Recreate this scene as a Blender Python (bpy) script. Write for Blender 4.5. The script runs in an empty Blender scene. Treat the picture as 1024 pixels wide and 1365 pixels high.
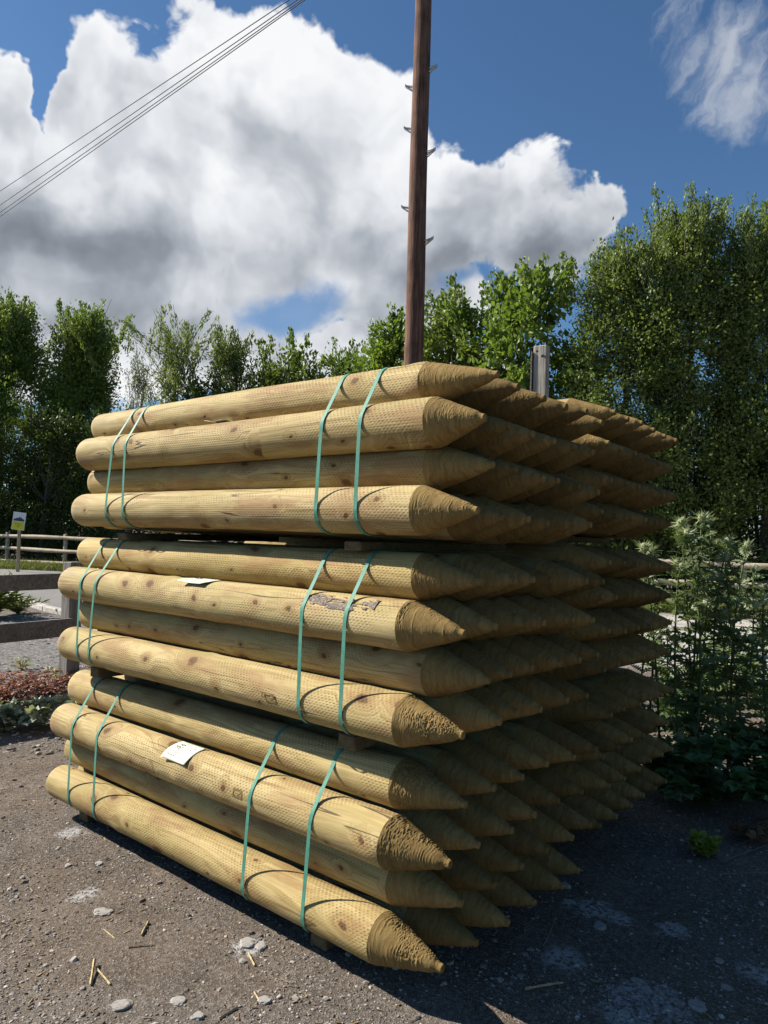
import bpy, math, random
import numpy as np
from mathutils import Vector, Matrix
rng = np.random.default_rng(7)
random.seed(7)
sc = bpy.context.scene
col = sc.collection
PI = math.pi
GZ = -0.035                                    # ground level

# ------------------------------------------------------------------ camera
F_PX = 982.888; PITCH = 0.0311231; ROLL = 0.0288224; YAW = -0.6989819
CAM = np.array([1.160218, -1.813693, 1.357989])
fw = np.array([math.sin(YAW)*math.cos(PITCH), math.cos(YAW)*math.cos(PITCH), math.sin(PITCH)])
rt = np.array([math.cos(YAW), -math.sin(YAW), 0.0]); up_ = np.cross(rt, fw)
r2 = rt*math.cos(ROLL)+up_*math.sin(ROLL); u2 = -rt*math.sin(ROLL)+up_*math.cos(ROLL)
f0 = np.array([math.sin(YAW), math.cos(YAW), 0.0]); r0 = rt
cd = bpy.data.cameras.new('camera'); cam = bpy.data.objects.new('camera', cd); col.objects.link(cam)
cd.sensor_fit = 'VERTICAL'; cd.sensor_height = 24.0; cd.lens = F_PX/1365*24.0
cd.clip_start = 0.05; cd.clip_end = 3000
M = Matrix(((r2[0], u2[0], -fw[0], CAM[0]), (r2[1], u2[1], -fw[1], CAM[1]), (r2[2], u2[2], -fw[2], CAM[2]), (0, 0, 0, 1)))
cam.matrix_world = M
sc.camera = cam

def ray(px, py):
    d = fw + r2*(px-512)/F_PX - u2*(py-682.5)/F_PX
    return d/np.linalg.norm(d)
def on_ground(px, py, z=GZ):
    d = ray(px, py); return CAM + d*(z-CAM[2])/d[2]
def on_front(px, py, y):
    d = ray(px, py); return CAM + d*(y-CAM[1])/d[1]
def at_depth(px, py, depth):
    d = ray(px, py); return CAM + d*depth/(d@fw)
def base(px, depth):                            # ground point under the picture column px at that distance
    p = CAM + depth*(f0 + r0*(px-512)/F_PX); return np.array([p[0], p[1], GZ])
def height(px, py, depth):                      # world z of the picture point at that distance
    return at_depth(px, py, depth)[2]

# ------------------------------------------------------------------ object helpers
def link(o, parent=None):
    col.objects.link(o)
    if parent is not None: o.parent = parent
    return o
def mk(name, V, F, mat, parent=None, smooth=True, fmat=None, loc=None):
    V = np.asarray(V, dtype=np.float32)
    me = bpy.data.meshes.new(name)
    Fs = F if isinstance(F, list) else [F]
    Fs = [np.asarray(a, dtype=np.int32) for a in Fs if len(a)]
    nl = sum(a.size for a in Fs); npoly = sum(len(a) for a in Fs)
    me.vertices.add(len(V)); me.vertices.foreach_set('co', V.ravel())
    me.loops.add(nl); me.loops.foreach_set('vertex_index', np.concatenate([a.ravel() for a in Fs]))
    tot = np.concatenate([np.full(len(a), a.shape[1], dtype=np.int32) for a in Fs])
    st = np.concatenate([[0], np.cumsum(tot)[:-1]]).astype(np.int32)
    me.polygons.add(npoly); me.polygons.foreach_set('loop_start', st); me.polygons.foreach_set('loop_total', tot)
    me.polygons.foreach_set('use_smooth', np.full(npoly, smooth, dtype=bool))
    mats = mat if isinstance(mat, (list, tuple)) else [mat]
    for m in mats: me.materials.append(m)
    if fmat is not None: me.polygons.foreach_set('material_index', np.asarray(fmat, dtype=np.int32))
    me.update(calc_edges=True); me.validate()
    o = bpy.data.objects.new(name, me)
    if loc is not None: o.location = [float(c) for c in loc]
    return link(o, parent)
def empty(name, loc, rot=(0, 0, 0)):
    o = bpy.data.objects.new(name, None); o.empty_display_size = 0.05
    o.location = [float(c) for c in loc]; o.rotation_euler = rot
    return link(o)
def tag(o, label, cat, group=None):
    o['label'] = label; o['category'] = cat
    if group: o['group'] = group
    return o
def kind(o, k): o['kind'] = k; return o

class MB:                                       # collects shapes into one mesh
    def __init__(s): s.V = []; s.F = {}; s.n = 0
    def add(s, V, F):
        V = np.asarray(V, float); F = np.asarray(F, int)
        s.V.append(V); s.F.setdefault(F.shape[1], []).append(F+s.n); s.n += len(V)
    def box(s, c, sx, sy, sz, R=None, bev=0.0):
        h = np.array([sx, sy, sz])/2.0
        b = min(bev, h.min()*0.45)
        if b <= 0:
            P = np.array([[x, y, z] for x in (-1, 1) for y in (-1, 1) for z in (-1, 1)], float)*h
            Fq = [[0, 1, 3, 2], [4, 6, 7, 5], [0, 4, 5, 1], [2, 3, 7, 6], [0, 2, 6, 4], [1, 5, 7, 3]]
            if R is not None: P = P@np.asarray(R).T
            s.add(P+np.asarray(c), Fq); return
        # bevelled box: corner triplets
        P = []; idx = {}
        for x in (-1, 1):
            for y in (-1, 1):
                for z in (-1, 1):
                    sg = np.array([x, y, z])
                    for a in range(3):
                        q = sg*(h-b); q[a] = sg[a]*h[a]
                        idx[(x, y, z, a)] = len(P); P.append(q)
        Q = []; T = []
        for a in range(3):
            o1, o2 = [k for k in range(3) if k != a]
            for sa in (-1, 1):
                ring = []
                for (s1, s2) in ((-1, -1), (1, -1), (1, 1), (-1, 1)):
                    k = [0, 0, 0]; k[a] = sa; k[o1] = s1; k[o2] = s2
                    ring.append(idx[(*k, a)])
                Q.append(ring if (sa > 0) == (a != 1) else ring[::-1])
        for a in range(3):
            o1, o2 = [k for k in range(3) if k != a]
            for s1 in (-1, 1):
                for s2 in (-1, 1):
                    k = [0, 0, 0]; k[o1] = s1; k[o2] = s2
                    lo = list(k); lo[a] = -1; hi = list(k); hi[a] = 1
                    Q.append([idx[(*lo, o1)], idx[(*hi, o1)], idx[(*hi, o2)], idx[(*lo, o2)]])
        for x in (-1, 1):
            for y in (-1, 1):
                for z in (-1, 1): T.append([idx[(x, y, z, 0)], idx[(x, y, z, 1)], idx[(x, y, z, 2)]])
        P = np.array(P)
        if R is not None: P = P@np.asarray(R).T
        n0 = s.n; s.add(P+np.asarray(c), Q)
        s.F.setdefault(3, []).append(np.array(T)+n0)
    def tube(s, pts, rad, n=8, cap=True):
        pts = np.asarray(pts, float); m = len(pts)
        rad = np.full(m, rad) if np.isscalar(rad) else np.asarray(rad, float)
        t = np.gradient(pts, axis=0); t /= np.linalg.norm(t, axis=1)[:, None]+1e-12
        ref = np.array([0, 0, 1.0]) if abs(t[0][2]) < 0.9 else np.array([1.0, 0, 0])
        a = np.cross(t, ref); a /= np.linalg.norm(a, axis=1)[:, None]+1e-12
        b = np.cross(t, a)
        th = np.arange(n)*2*PI/n
        P = (pts[:, None]+rad[:, None, None]*(a[:, None]*np.cos(th)[None, :, None]+b[:, None]*np.sin(th)[None, :, None])).reshape(-1, 3)
        i = np.arange(m-1)[:, None]*n; j = np.arange(n)[None]; j2 = (j+1) % n
        Fq = np.stack([i+j, i+n+j, i+n+j2, i+j2], -1).reshape(-1, 4)
        n0 = s.n; s.add(P, Fq)
        if cap:
            for k, ring in ((0, np.arange(n)), (m-1, (m-1)*n+np.arange(n))):
                s.V.append(pts[k][None]); c = s.n; s.n += 1
                r_ = ring+n0
                T = np.stack([r_, np.roll(r_, -1), np.full(n, c)], 1)
                s.F.setdefault(3, []).append(T if k == 0 else T[:, ::-1])
    def faces(s): return [np.concatenate(v) for v in s.F.values()]
    def build(s, name, mat, parent=None, smooth=False, loc=None):
        return mk(name, np.concatenate(s.V), s.faces(), mat, parent, smooth, loc=loc)

def grid_faces(m, n, wrap=False):
    i = np.arange(m-1)[:, None]*n
    j = np.arange(n if wrap else n-1)[None]; j2 = (j+1) % n
    return np.stack([i+j, i+n+j, i+n+j2, i+j2], -1).reshape(-1, 4)

def vnoise(x, y, period=None, seed=0):          # smooth value noise in 2D
    r = np.random.default_rng(seed); T = r.random((256, 256))
    xi = np.floor(x).astype(int); yi = np.floor(y).astype(int)
    fx = x-xi; fy = y-yi; fx = fx*fx*(3-2*fx); fy = fy*fy*(3-2*fy)
    def g(a, b):
        if period: b = b % period
        return T[a % 256, b % 256]
    return (g(xi, yi)*(1-fx)*(1-fy)+g(xi+1, yi)*fx*(1-fy)+g(xi, yi+1)*(1-fx)*fy+g(xi+1, yi+1)*fx*fy)*2-1
def fbm(x, y, o=4, period=None, seed=0):
    v = 0; a = 0.5
    for k in range(o):
        v = v+a*vnoise(x*2**k, y*2**k, period*2**k if period else None, seed+k); a *= 0.5
    return v

# ------------------------------------------------------------------ shader helpers
class NT:
    def __init__(s, tree): s.t = tree; s.nodes = tree.nodes; s.links = tree.links
    def n(s, typ, **kw):
        nd = s.nodes.new(typ)
        for k, v in kw.items(): setattr(nd, k, v)
        return nd
    def put(s, sock, v):
        if v is None: return
        if isinstance(v, bpy.types.NodeSocket): s.links.new(v, sock)
        else:
            if hasattr(sock.default_value, '__len__') and not hasattr(v, '__len__'): v = (v, v, v)
            if hasattr(sock.default_value, '__len__') and len(sock.default_value) == 4 and len(v) == 3: v = (*v, 1)
            sock.default_value = v
    def m(s, op, a, b=None, c=None, clamp=False):
        nd = s.n('ShaderNodeMath', operation=op, use_clamp=clamp)
        for i, v in enumerate((a, b, c)): s.put(nd.inputs[i], v)
        return nd.outputs[0]
    def vm(s, op, a, b=None):
        nd = s.n('ShaderNodeVectorMath', operation=op)
        s.put(nd.inputs[0], a)
        if op == 'SCALE': s.put(nd.inputs[3], b)
        else: s.put(nd.inputs[1], b)
        return nd.outputs['Value'] if op in ('DOT_PRODUCT', 'LENGTH', 'DISTANCE') else nd.outputs[0]
    def mix(s, f, a, b, blend='MIX'):
        nd = s.n('ShaderNodeMix', data_type='RGBA', blend_type=blend)
        s.put(nd.inputs['Factor'], f); s.put(nd.inputs[6], a); s.put(nd.inputs[7], b)
        return nd.outputs[2]
    def noise(s, v, scale, detail=3, rough=0.55, dist=0.0, out=0):
        nd = s.n('ShaderNodeTexNoise'); s.put(nd.inputs['Vector'], v); s.put(nd.inputs['Scale'], scale)
        s.put(nd.inputs['Detail'], detail); s.put(nd.inputs['Roughness'], rough); s.put(nd.inputs['Distortion'], dist)
        return nd.outputs[out]
    def vor(s, v, scale, feature='F1', rand=1.0, out='Distance'):
        nd = s.n('ShaderNodeTexVoronoi', feature=feature); s.put(nd.inputs['Vector'], v); s.put(nd.inputs['Scale'], scale)
        s.put(nd.inputs['Randomness'], rand)
        return nd.outputs[out]
    def xyz(s, x, y, z):
        nd = s.n('ShaderNodeCombineXYZ')
        for i, v in enumerate((x, y, z)): s.put(nd.inputs[i], v)
        return nd.outputs[0]
    def sep(s, v):
        nd = s.n('ShaderNodeSeparateXYZ'); s.put(nd.inputs[0], v); return nd.outputs
    def ss(s, v, a, b):                          # smoothstep
        nd = s.n('ShaderNodeMapRange', interpolation_type='SMOOTHSTEP'); s.put(nd.inputs[0], v)
        s.put(nd.inputs[1], a); s.put(nd.inputs[2], b); return nd.outputs[0]
    def ramp(s, f, stops):
        nd = s.n('ShaderNodeValToRGB'); s.put(nd.inputs[0], f); e = nd.color_ramp.elements
        while len(e) < len(stops): e.new(0.5)
        for k, (p, c) in enumerate(stops): e[k].position = p; e[k].color = (*c, 1)
        return nd.outputs[0]
def mat(name, rough=0.8, spec=0.3):
    m_ = bpy.data.materials.new(name); m_.use_nodes = True; T = NT(m_.node_tree)
    b = m_.node_tree.nodes['Principled BSDF']; b.inputs['Roughness'].default_value = rough
    b.inputs['Specular IOR Level'].default_value = spec
    return m_, T, b
def bump(T, b, h, strength=0.5, dist=0.01):
    nd = T.n('ShaderNodeBump'); T.put(nd.inputs['Height'], h); nd.inputs['Strength'].default_value = strength
    nd.inputs['Distance'].default_value = dist; T.links.new(nd.outputs[0], b.inputs['Normal'])
def simple(name, c, rough=0.7, var=0.25, scale=20.0, bmp=0.0, spec=0.3, metal=0.0):
    m_, T, b = mat(name, rough, spec); co = T.n('ShaderNodeTexCoord').outputs['Object']
    n_ = T.noise(co, scale, 5, 0.6)
    c0 = tuple(x*(1-var) for x in c); c1 = tuple(min(1, x*(1+var)) for x in c)
    T.put(b.inputs['Base Color'], T.mix(T.ss(n_, .3, .7), c0, c1)); b.inputs['Metallic'].default_value = metal
    if bmp: bump(T, b, n_, bmp, 0.01)
    return m_

# ---- peeled, incised, treated roundwood
def wood_shaft(name, incise=1.0):
    m_, T, b = mat(name, 0.78, 0.25)
    co = T.n('ShaderNodeTexCoord').outputs['Object']; x, y, z = T.sep(co)[:3]
    rnd = T.n('ShaderNodeObjectInfo').outputs['Random']
    th = T.m('ARCTAN2', z, T.m('MULTIPLY', y, -1.0)); s = T.m('MULTIPLY', th, 0.079)
    off = T.m('MULTIPLY', rnd, 57.0); xx = T.m('ADD', x, off)
    # knots
    kw = T.noise(T.xyz(T.m('MULTIPLY', xx, 2.0), T.m('MULTIPLY', s, 5), off), 1, 2, .5, 0, 1); kv = T.vm('ADD', T.xyz(T.m('MULTIPLY', xx, 4.4), T.m('MULTIPLY', s, 6.4), off), T.vm('SCALE', kw, .8))
    kn = T.n('ShaderNodeTexVoronoi', feature='F1', voronoi_dimensions='2D'); T.put(kn.inputs['Vector'], kv); kn.inputs['Scale'].default_value = 1.0
    kd = kn.outputs['Distance']; kc = T.sep(kn.outputs['Color'])
    kon = T.ss(kc[0], .26, .30); ksz = T.m('ADD', T.m('MULTIPLY', T.m('POWER', kc[1], 2.0), .12), .036)
    wob = T.m('MULTIPLY', T.m('SUBTRACT', T.noise(T.xyz(T.m('MULTIPLY', xx, 60), T.m('MULTIPLY', s, 60), off), 1, 3), .5), .075)
    kdw = T.m('ADD', kd, wob)
    core = T.m('MULTIPLY', kon, T.m('SUBTRACT', 1.0, T.ss(T.m('DIVIDE', kdw, ksz), .55, 1.15)))
    halo = T.m('MULTIPLY', kon, T.m('SUBTRACT', 1.0, T.ss(T.m('DIVIDE', kdw, ksz), .7, 4.6)))
    # grain flowing round the knots
    low = T.noise(T.xyz(T.m('MULTIPLY', xx, .9), T.m('MULTIPLY', s, 9), off), 1, 2, .5)
    c = T.m('ADD', T.m('ADD', T.m('MULTIPLY', s, 75.0), T.m('MULTIPLY', halo, 9.0)), T.m('MULTIPLY', low, 16.0))
    grain = T.noise(T.xyz(c, T.m('MULTIPLY', xx, 1.6), off), 1, 5, .62)
    fine = T.noise(T.xyz(T.m('MULTIPLY', s, 420), T.m('MULTIPLY', xx, 9), off), 1, 3, .6)
    patch = T.noise(T.xyz(T.m('MULTIPLY', xx, 2.2), T.m('MULTIPLY', s, 6), off), 1, 4, .6)
    colr = T.ramp(grain, [(.27, (.205, .135, .05)), (.43, (.375, .275, .11)), (.58, (.49, .378, .172)), (.78, (.56, .445, .222))])
    colr = T.mix(T.m('MULTIPLY', T.ss(patch, .42, .70), .65), colr, (.33, .265, .095))
    pink = T.noise(T.xyz(T.m('MULTIPLY', xx, 3.1), T.m('MULTIPLY', s, 11), T.m('ADD', off, 9.0)), 1, 4, .6)
    colr = T.mix(T.m('MULTIPLY', T.ss(pink, .48, .66), .7), colr, (.29, .165, .07))
    colr = T.mix(T.m('MULTIPLY', T.m('SUBTRACT', T.ss(fine, .3, .7), .5), .35), colr, T.mix(.5, colr, (.53, .42, .23)))
    tint = T.m('ADD', .82, T.m('MULTIPLY', rnd, .26)); t2_ = T.m('FRACT', T.m('MULTIPLY', rnd, 7.31)); colr = T.mix(1.0, colr, T.xyz(tint, T.m('MULTIPLY', tint, T.m('ADD', .96, T.m('MULTIPLY', t2_, .06))), T.m('MULTIPLY', tint, T.m('ADD', .85, T.m('MULTIPLY', t2_, .26)))), 'MULTIPLY')
    colr = T.mix(T.m('MULTIPLY', T.m('POWER', halo, 2.0), .65), colr, (.25, .145, .052))
    kring = T.m('FRACT', T.m('MULTIPLY', kdw, 26.0))
    colr = T.mix(core, colr, T.mix(T.ss(kring, .2, .9), (.075, .036, .015), (.18, .095, .036)))
    # drying checks
    cr = T.noise(T.xyz(T.m('MULTIPLY', xx, .45), T.m('MULTIPLY', s, 11), T.m('ADD', off, 3)), 1, 3, .45)
    crm = T.noise(T.xyz(T.m('MULTIPLY', xx, .9), T.m('MULTIPLY', s, 7), T.m('ADD', off, 21)), 1, 2)
    crack = T.m('MULTIPLY', T.m('SUBTRACT', 1.0, T.ss(T.m('ABSOLUTE', T.m('SUBTRACT', cr, .5)), .0015, .0055)), T.ss(crm, .53, .60))
    colr = T.mix(T.m('MULTIPLY', crack, .8), colr, (.05, .03, .015))
    # incising slits
    sv = T.m('DIVIDE', T.m('ADD', s, T.m('MULTIPLY', T.noise(T.xyz(xx, s, off), 3, 1), .014)), .0088)
    row = T.m('FLOOR', sv); fb = T.m('FRACT', sv)
    fcell = T.m('ADD', T.m('DIVIDE', xx, .0165), T.m('MULTIPLY', row, .37)); fa = T.m('FRACT', fcell); wn_ = T.n('ShaderNodeTexWhiteNoise', noise_dimensions='2D'); T.put(wn_.inputs['Vector'], T.xyz(T.m('FLOOR', fcell), row, 0)); wcell = T.m('ADD', .35, T.m('MULTIPLY', wn_.outputs['Value'], .75))
    da = T.m('ABSOLUTE', T.m('SUBTRACT', fa, .5)); db = T.m('ABSOLUTE', T.m('SUBTRACT', fb, .5))
    slit = T.m('MULTIPLY', T.m('SUBTRACT', 1.0, T.ss(da, .20, .34)), T.m('SUBTRACT', 1.0, T.ss(db, .14, .30)))
    im = T.noise(T.xyz(T.m('MULTIPLY', xx, 3.5), T.m('MULTIPLY', s, 10), T.m('ADD', off, 40)), 1, 3)
    slit = T.m('MULTIPLY', T.m('MULTIPLY', slit, T.ss(im, .34, .60)), T.ss(x, .30, .55))
    slit = T.m('MULTIPLY', slit, wcell)
    colr = T.mix(T.m('MULTIPLY', slit, .42), colr, (.13, .08, .03))
    # weathered blotches near the butt
    end = T.m('SUBTRACT', 1.0, T.ss(x, .02, .35)); wn = T.noise(T.xyz(T.m('MULTIPLY', xx, 9), T.m('MULTIPLY', s, 30), off), 1, 4)
    colr = T.mix(T.m('MULTIPLY', T.m('MULTIPLY', end, T.ss(wn, .52, .68)), .5), colr, (.30, .25, .20))
    T.put(b.inputs['Base Color'], colr)
    h = T.m('ADD', T.m('MULTIPLY', grain, .35), T.m('MULTIPLY', fine, .25))
    h = T.m('ADD', h, T.m('MULTIPLY', core, .5))
    h = T.m('SUBTRACT', h, T.m('ADD', T.m('MULTIPLY', slit, .8), T.m('MULTIPLY', crack, 1.5)))
    bump(T, b, h, .7, .0035)
    return m_
def wood_point(name):
    m_, T, b = mat(name, 0.85, 0.15)
    co = T.n('ShaderNodeTexCoord').outputs['Object']; x, y, z = T.sep(co)[:3]
    rnd = T.n('ShaderNodeObjectInfo').outputs['Random']; off = T.m('MULTIPLY', rnd, 31.0)
    th = T.m('ARCTAN2', z, T.m('MULTIPLY', y, -1.0))
    ring = T.noise(T.xyz(T.m('ADD', T.m('MULTIPLY', T.m('ADD', x, off), 110), T.m('MULTIPLY', T.noise(co, 22, 2), 5.0)), T.m('MULTIPLY', y, 14), T.m('MULTIPLY', z, 14)), 1, 4, .65)
    spk = T.noise(co, 190, 3, .7); bl = T.noise(T.vm('ADD', co, T.xyz(off, 0, 0)), 16, 4)
    c = T.ramp(ring, [(.28, (.16, .098, .033)), (.5, (.25, .163, .058)), (.75, (.32, .225, .09))])
    c = T.mix(T.m('MULTIPLY', T.ss(spk, .56, .74), .4), c, (.40, .30, .145))
    c = T.mix(T.m('MULTIPLY', T.ss(bl, .5, .7), .5), c, (.17, .115, .04))
    tint = T.m('ADD', .60, T.m('MULTIPLY', rnd, .52)); c = T.mix(1.0, c, T.xyz(tint, tint, tint), 'MULTIPLY')
    T.put(b.inputs['Base Color'], c)
    bump(T, b, T.m('ADD', T.m('MULTIPLY', ring, .8), T.m('MULTIPLY', spk, .7)), .4, .003)
    return m_
def leaf_mat(name, c, c2, trans=.35, rough=.5):
    m_ = bpy.data.materials.new(name); m_.use_nodes = True; T = NT(m_.node_tree)
    b = m_.node_tree.nodes['Principled BSDF']; b.inputs['Roughness'].default_value = rough; b.inputs['Specular IOR Level'].default_value = .35
    r = T.n('ShaderNodeNewGeometry').outputs['Random Per Island']
    o = T.n('ShaderNodeTexCoord').outputs['Object']; big = T.noise(o, .9, 2)
    cc = T.mix(T.m('ADD', T.m('MULTIPLY', r, .65), T.m('MULTIPLY', T.ss(big, .35, .65), .35)), c, c2)
    T.put(b.inputs['Base Color'], cc)
    tr = T.n('ShaderNodeBsdfTranslucent'); T.put(tr.inputs['Color'], T.mix(1.0, cc, (1.15, 1.2, .55), 'MULTIPLY'))
    mx = T.n('ShaderNodeMixShader'); mx.inputs[0].default_value = trans
    T.links.new(b.outputs[0], mx.inputs[1]); T.links.new(tr.outputs[0], mx.inputs[2])
    T.links.new(mx.outputs[0], m_.node_tree.nodes['Material Output'].inputs['Surface'])
    return m_
def bark_mat(name, c0, c1, vert=True):
    m_, T, b = mat(name, .9, .15); co = T.n('ShaderNodeTexCoord').outputs['Object']; x, y, z = T.sep(co)[:3]
    v = T.xyz(T.m('MULTIPLY', x, 40), T.m('MULTIPLY', y, 40), T.m('MULTIPLY', z, 2.2 if vert else 40))
    n_ = T.noise(v, 1, 5, .65); n2 = T.noise(co, 3.0, 4)
    c = T.mix(T.ss(n_, .3, .7), c0, c1); c = T.mix(T.m('MULTIPLY', T.ss(n2, .45, .7), .5), c, tuple(k*.6 for k in c0))
    T.put(b.inputs['Base Color'], c); bump(T, b, n_, .6, .01); return m_

M_SHAFT = wood_shaft('treated_roundwood'); M_POINT = wood_point('cut_point_wood')
M_STRAP = simple('green_strapping', (.075, .25, .185), .6, .12, 60, 0, .25)
M_SAWN = bark_mat('sawn_bearer', (.10, .075, .042), (.18, .135, .08), False)
M_GREY = bark_mat('weathered_timber', (.15, .135, .12), (.30, .28, .255))
M_GREYL = bark_mat('pale_weathered_timber', (.31, .275, .23), (.49, .445, .38))
M_GREYD = bark_mat('dark_weathered_rail', (.12, .105, .09), (.24, .215, .185), False)
M_POLE = bark_mat('creosoted_pole', (.075, .042, .031), (.22, .125, .092))
M_STEEL = simple('galvanised_steel', (.55, .57, .58), .4, .2, 40, 0, .5, .85)
M_CABLE = simple('black_cable', (.03, .03, .032), .6)
M_PAPER = simple('cream_paper', (.66, .67, .53), .7, .04, 30)
M_INK = simple('dark_ink', (.05, .06, .09), .7); M_INKG = simple('olive_ink', (.45, .47, .22), .7)
M_BARKP = None
# ------------------------------------------------------------------ the stacked posts
def shaft_mesh(L, R, seed, nx=70, nt=56):
    r = np.random.default_rng(seed)
    x = np.concatenate([[0.0, .004, .012], np.linspace(.03, L, nx)]); n = len(x)
    th = np.arange(nt)*2*PI/nt; X, TH = np.meshgrid(x, th, indexing='ij')
    rad = R*(1+.010*np.cos(2*(TH-r.random()*6))*r.random()) + .0022*fbm(X*2.2+r.random()*50, TH/(2*PI)*5, 3, 5, seed) + .0009*fbm(X*9, TH/(2*PI)*10, 3, 10, seed+9)
    for _ in range(int(5+r.random()*4)):        # swellings at the whorls
        xk, tk = r.random()*L, r.random()*2*PI
        dth = np.angle(np.exp(1j*(TH-tk)))
        rad += (.0015+.003*r.random())*np.exp(-((X-xk)/.035)**2-(dth/.45)**2)
    rad[0] -= .007; rad[1] -= .0022; rad[2] -= .0005
    rad[-1] = R*(1+0*TH[-1])*0.5+rad[-1]*0.5
    bx = .003*np.sin(X*1.4+r.random()*6); bz = .003*np.sin(X*1.7+r.random()*6)
    w = np.sin(np.clip(X/L, 0, 1)*PI)           # straight at both ends
    V = np.stack([X, rad*np.cos(TH)+bx*w, rad*np.sin(TH)+bz*w], -1).reshape(-1, 3)
    Fq = grid_faces(n, nt, True)
    V = np.concatenate([V, [[0.0, 0, 0]]]); c = len(V)-1
    ring = np.arange(nt); Tr = np.stack([ring, np.roll(ring, -1), np.full(nt, c)], 1)
    return V, [Fq, Tr]
def point_mesh(Lt, R, seed, nx=170, nt=120, fine=(.0010, .007), ridges=7, chips=.0012, bulge=.0, skew=(0, 0)):
    r = np.random.default_rng(seed+500)
    x = np.concatenate([np.linspace(0, Lt, nx), [Lt+.001]]); n = len(x)
    th = np.arange(nt)*2*PI/nt; X, TH = np.meshgrid(x, th, indexing='ij'); u = np.clip(X/Lt, 0, 1)
    rt_ = .0105+.003*r.random()
    rad = rt_+(R-rt_)*np.clip(1-u, 0, 1)**(.93+.07*r.random()) + bulge*np.sin(u*PI)*R
    rad = rad-.006*np.exp(-((u-.93)/.06)**2)*(R/.08)*.6
    rad = np.maximum(rad, rt_*.92)
    warp = .013*fbm(TH/(2*PI)*6, X*14, 3, 6, seed)+.004*np.cos(TH-r.random()*6)
    env = np.clip(u/.03, 0, 1)*np.clip((1-u)/.03, 0, 1)
    ph = (X+warp)/fine[1]; saw = ph-np.floor(ph)
    am = np.clip(.12+1.7*fbm(TH/(2*PI)*9, X*38, 3, 9, seed+3), 0, 1.1)
    d = .8*fine[0]*am*np.exp(-((saw-.5)/.2)**2)*1.5
    k = 0; px = .008+.01*r.random()
    while px < Lt*.97 and k < 40:
        br = np.clip(.22+1.3*fbm(TH/(2*PI)*7+k*3.3, X*4+k, 3, 7, seed+11+k), 0, 1)
        dx = X+warp*.7-px
        d = d+(.0007+.0010*r.random())*br*np.where(dx > 0, np.exp(-(dx/.0009)**2), np.exp(-(dx/.0020)**2))
        px += (Lt/ridges)*(.35+1.3*r.random()); k += 1
    ch = fbm(TH/(2*PI)*56, X*360, 2, 56, seed+21); mask = np.clip(fbm(TH/(2*PI)*5, X*16, 2, 5, seed+31)*2.2+.25, 0, 1)
    d = d+chips*ch*mask*2.2+.0012*fbm(TH/(2*PI)*10, X*45, 3, 10, seed+41)
    rad = rad+d*env
    rad[-1] = 0.0
    V = np.stack([X, rad*np.cos(TH)+skew[0]*u**1.5, rad*np.sin(TH)+skew[1]*u**1.5], -1).reshape(-1, 3)
    return V, grid_faces(n, nt, True)

FRONT = {
  'T1': (0.0824,1.8460,0.0720,-2.272,-0.250,-0.000),
  'T2': (0.0136,1.7085,0.0793,-2.261,-0.155,0.000),
  'T3': (0.0845,1.5779,0.0750,-2.285,-0.221,-0.011),
  'T4': (0.0062,1.4373,0.0781,-2.273,-0.208,-0.012),
  'M1': (0.0821,1.2283,0.0749,-2.352,-0.254,-0.042),
  'M2': (-0.0029,1.0799,0.0797,-2.351,-0.240,-0.040),
  'M3': (0.0802,0.9342,0.0795,-2.305,-0.201,-0.006),
  'M4': (-0.0054,0.7883,0.0793,-2.327,-0.241,-0.035),
  'B1': (0.0858,0.5572,0.0808,-2.385,-0.319,-0.079),
  'B2': (-0.0039,0.4088,0.0823,-2.362,-0.282,-0.069),
  'B3': (0.0750,0.2616,0.0813,-2.371,-0.310,-0.078),
  'B4': (-0.0175,0.1147,0.0768,-2.360,-0.304,-0.078),
}
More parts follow.
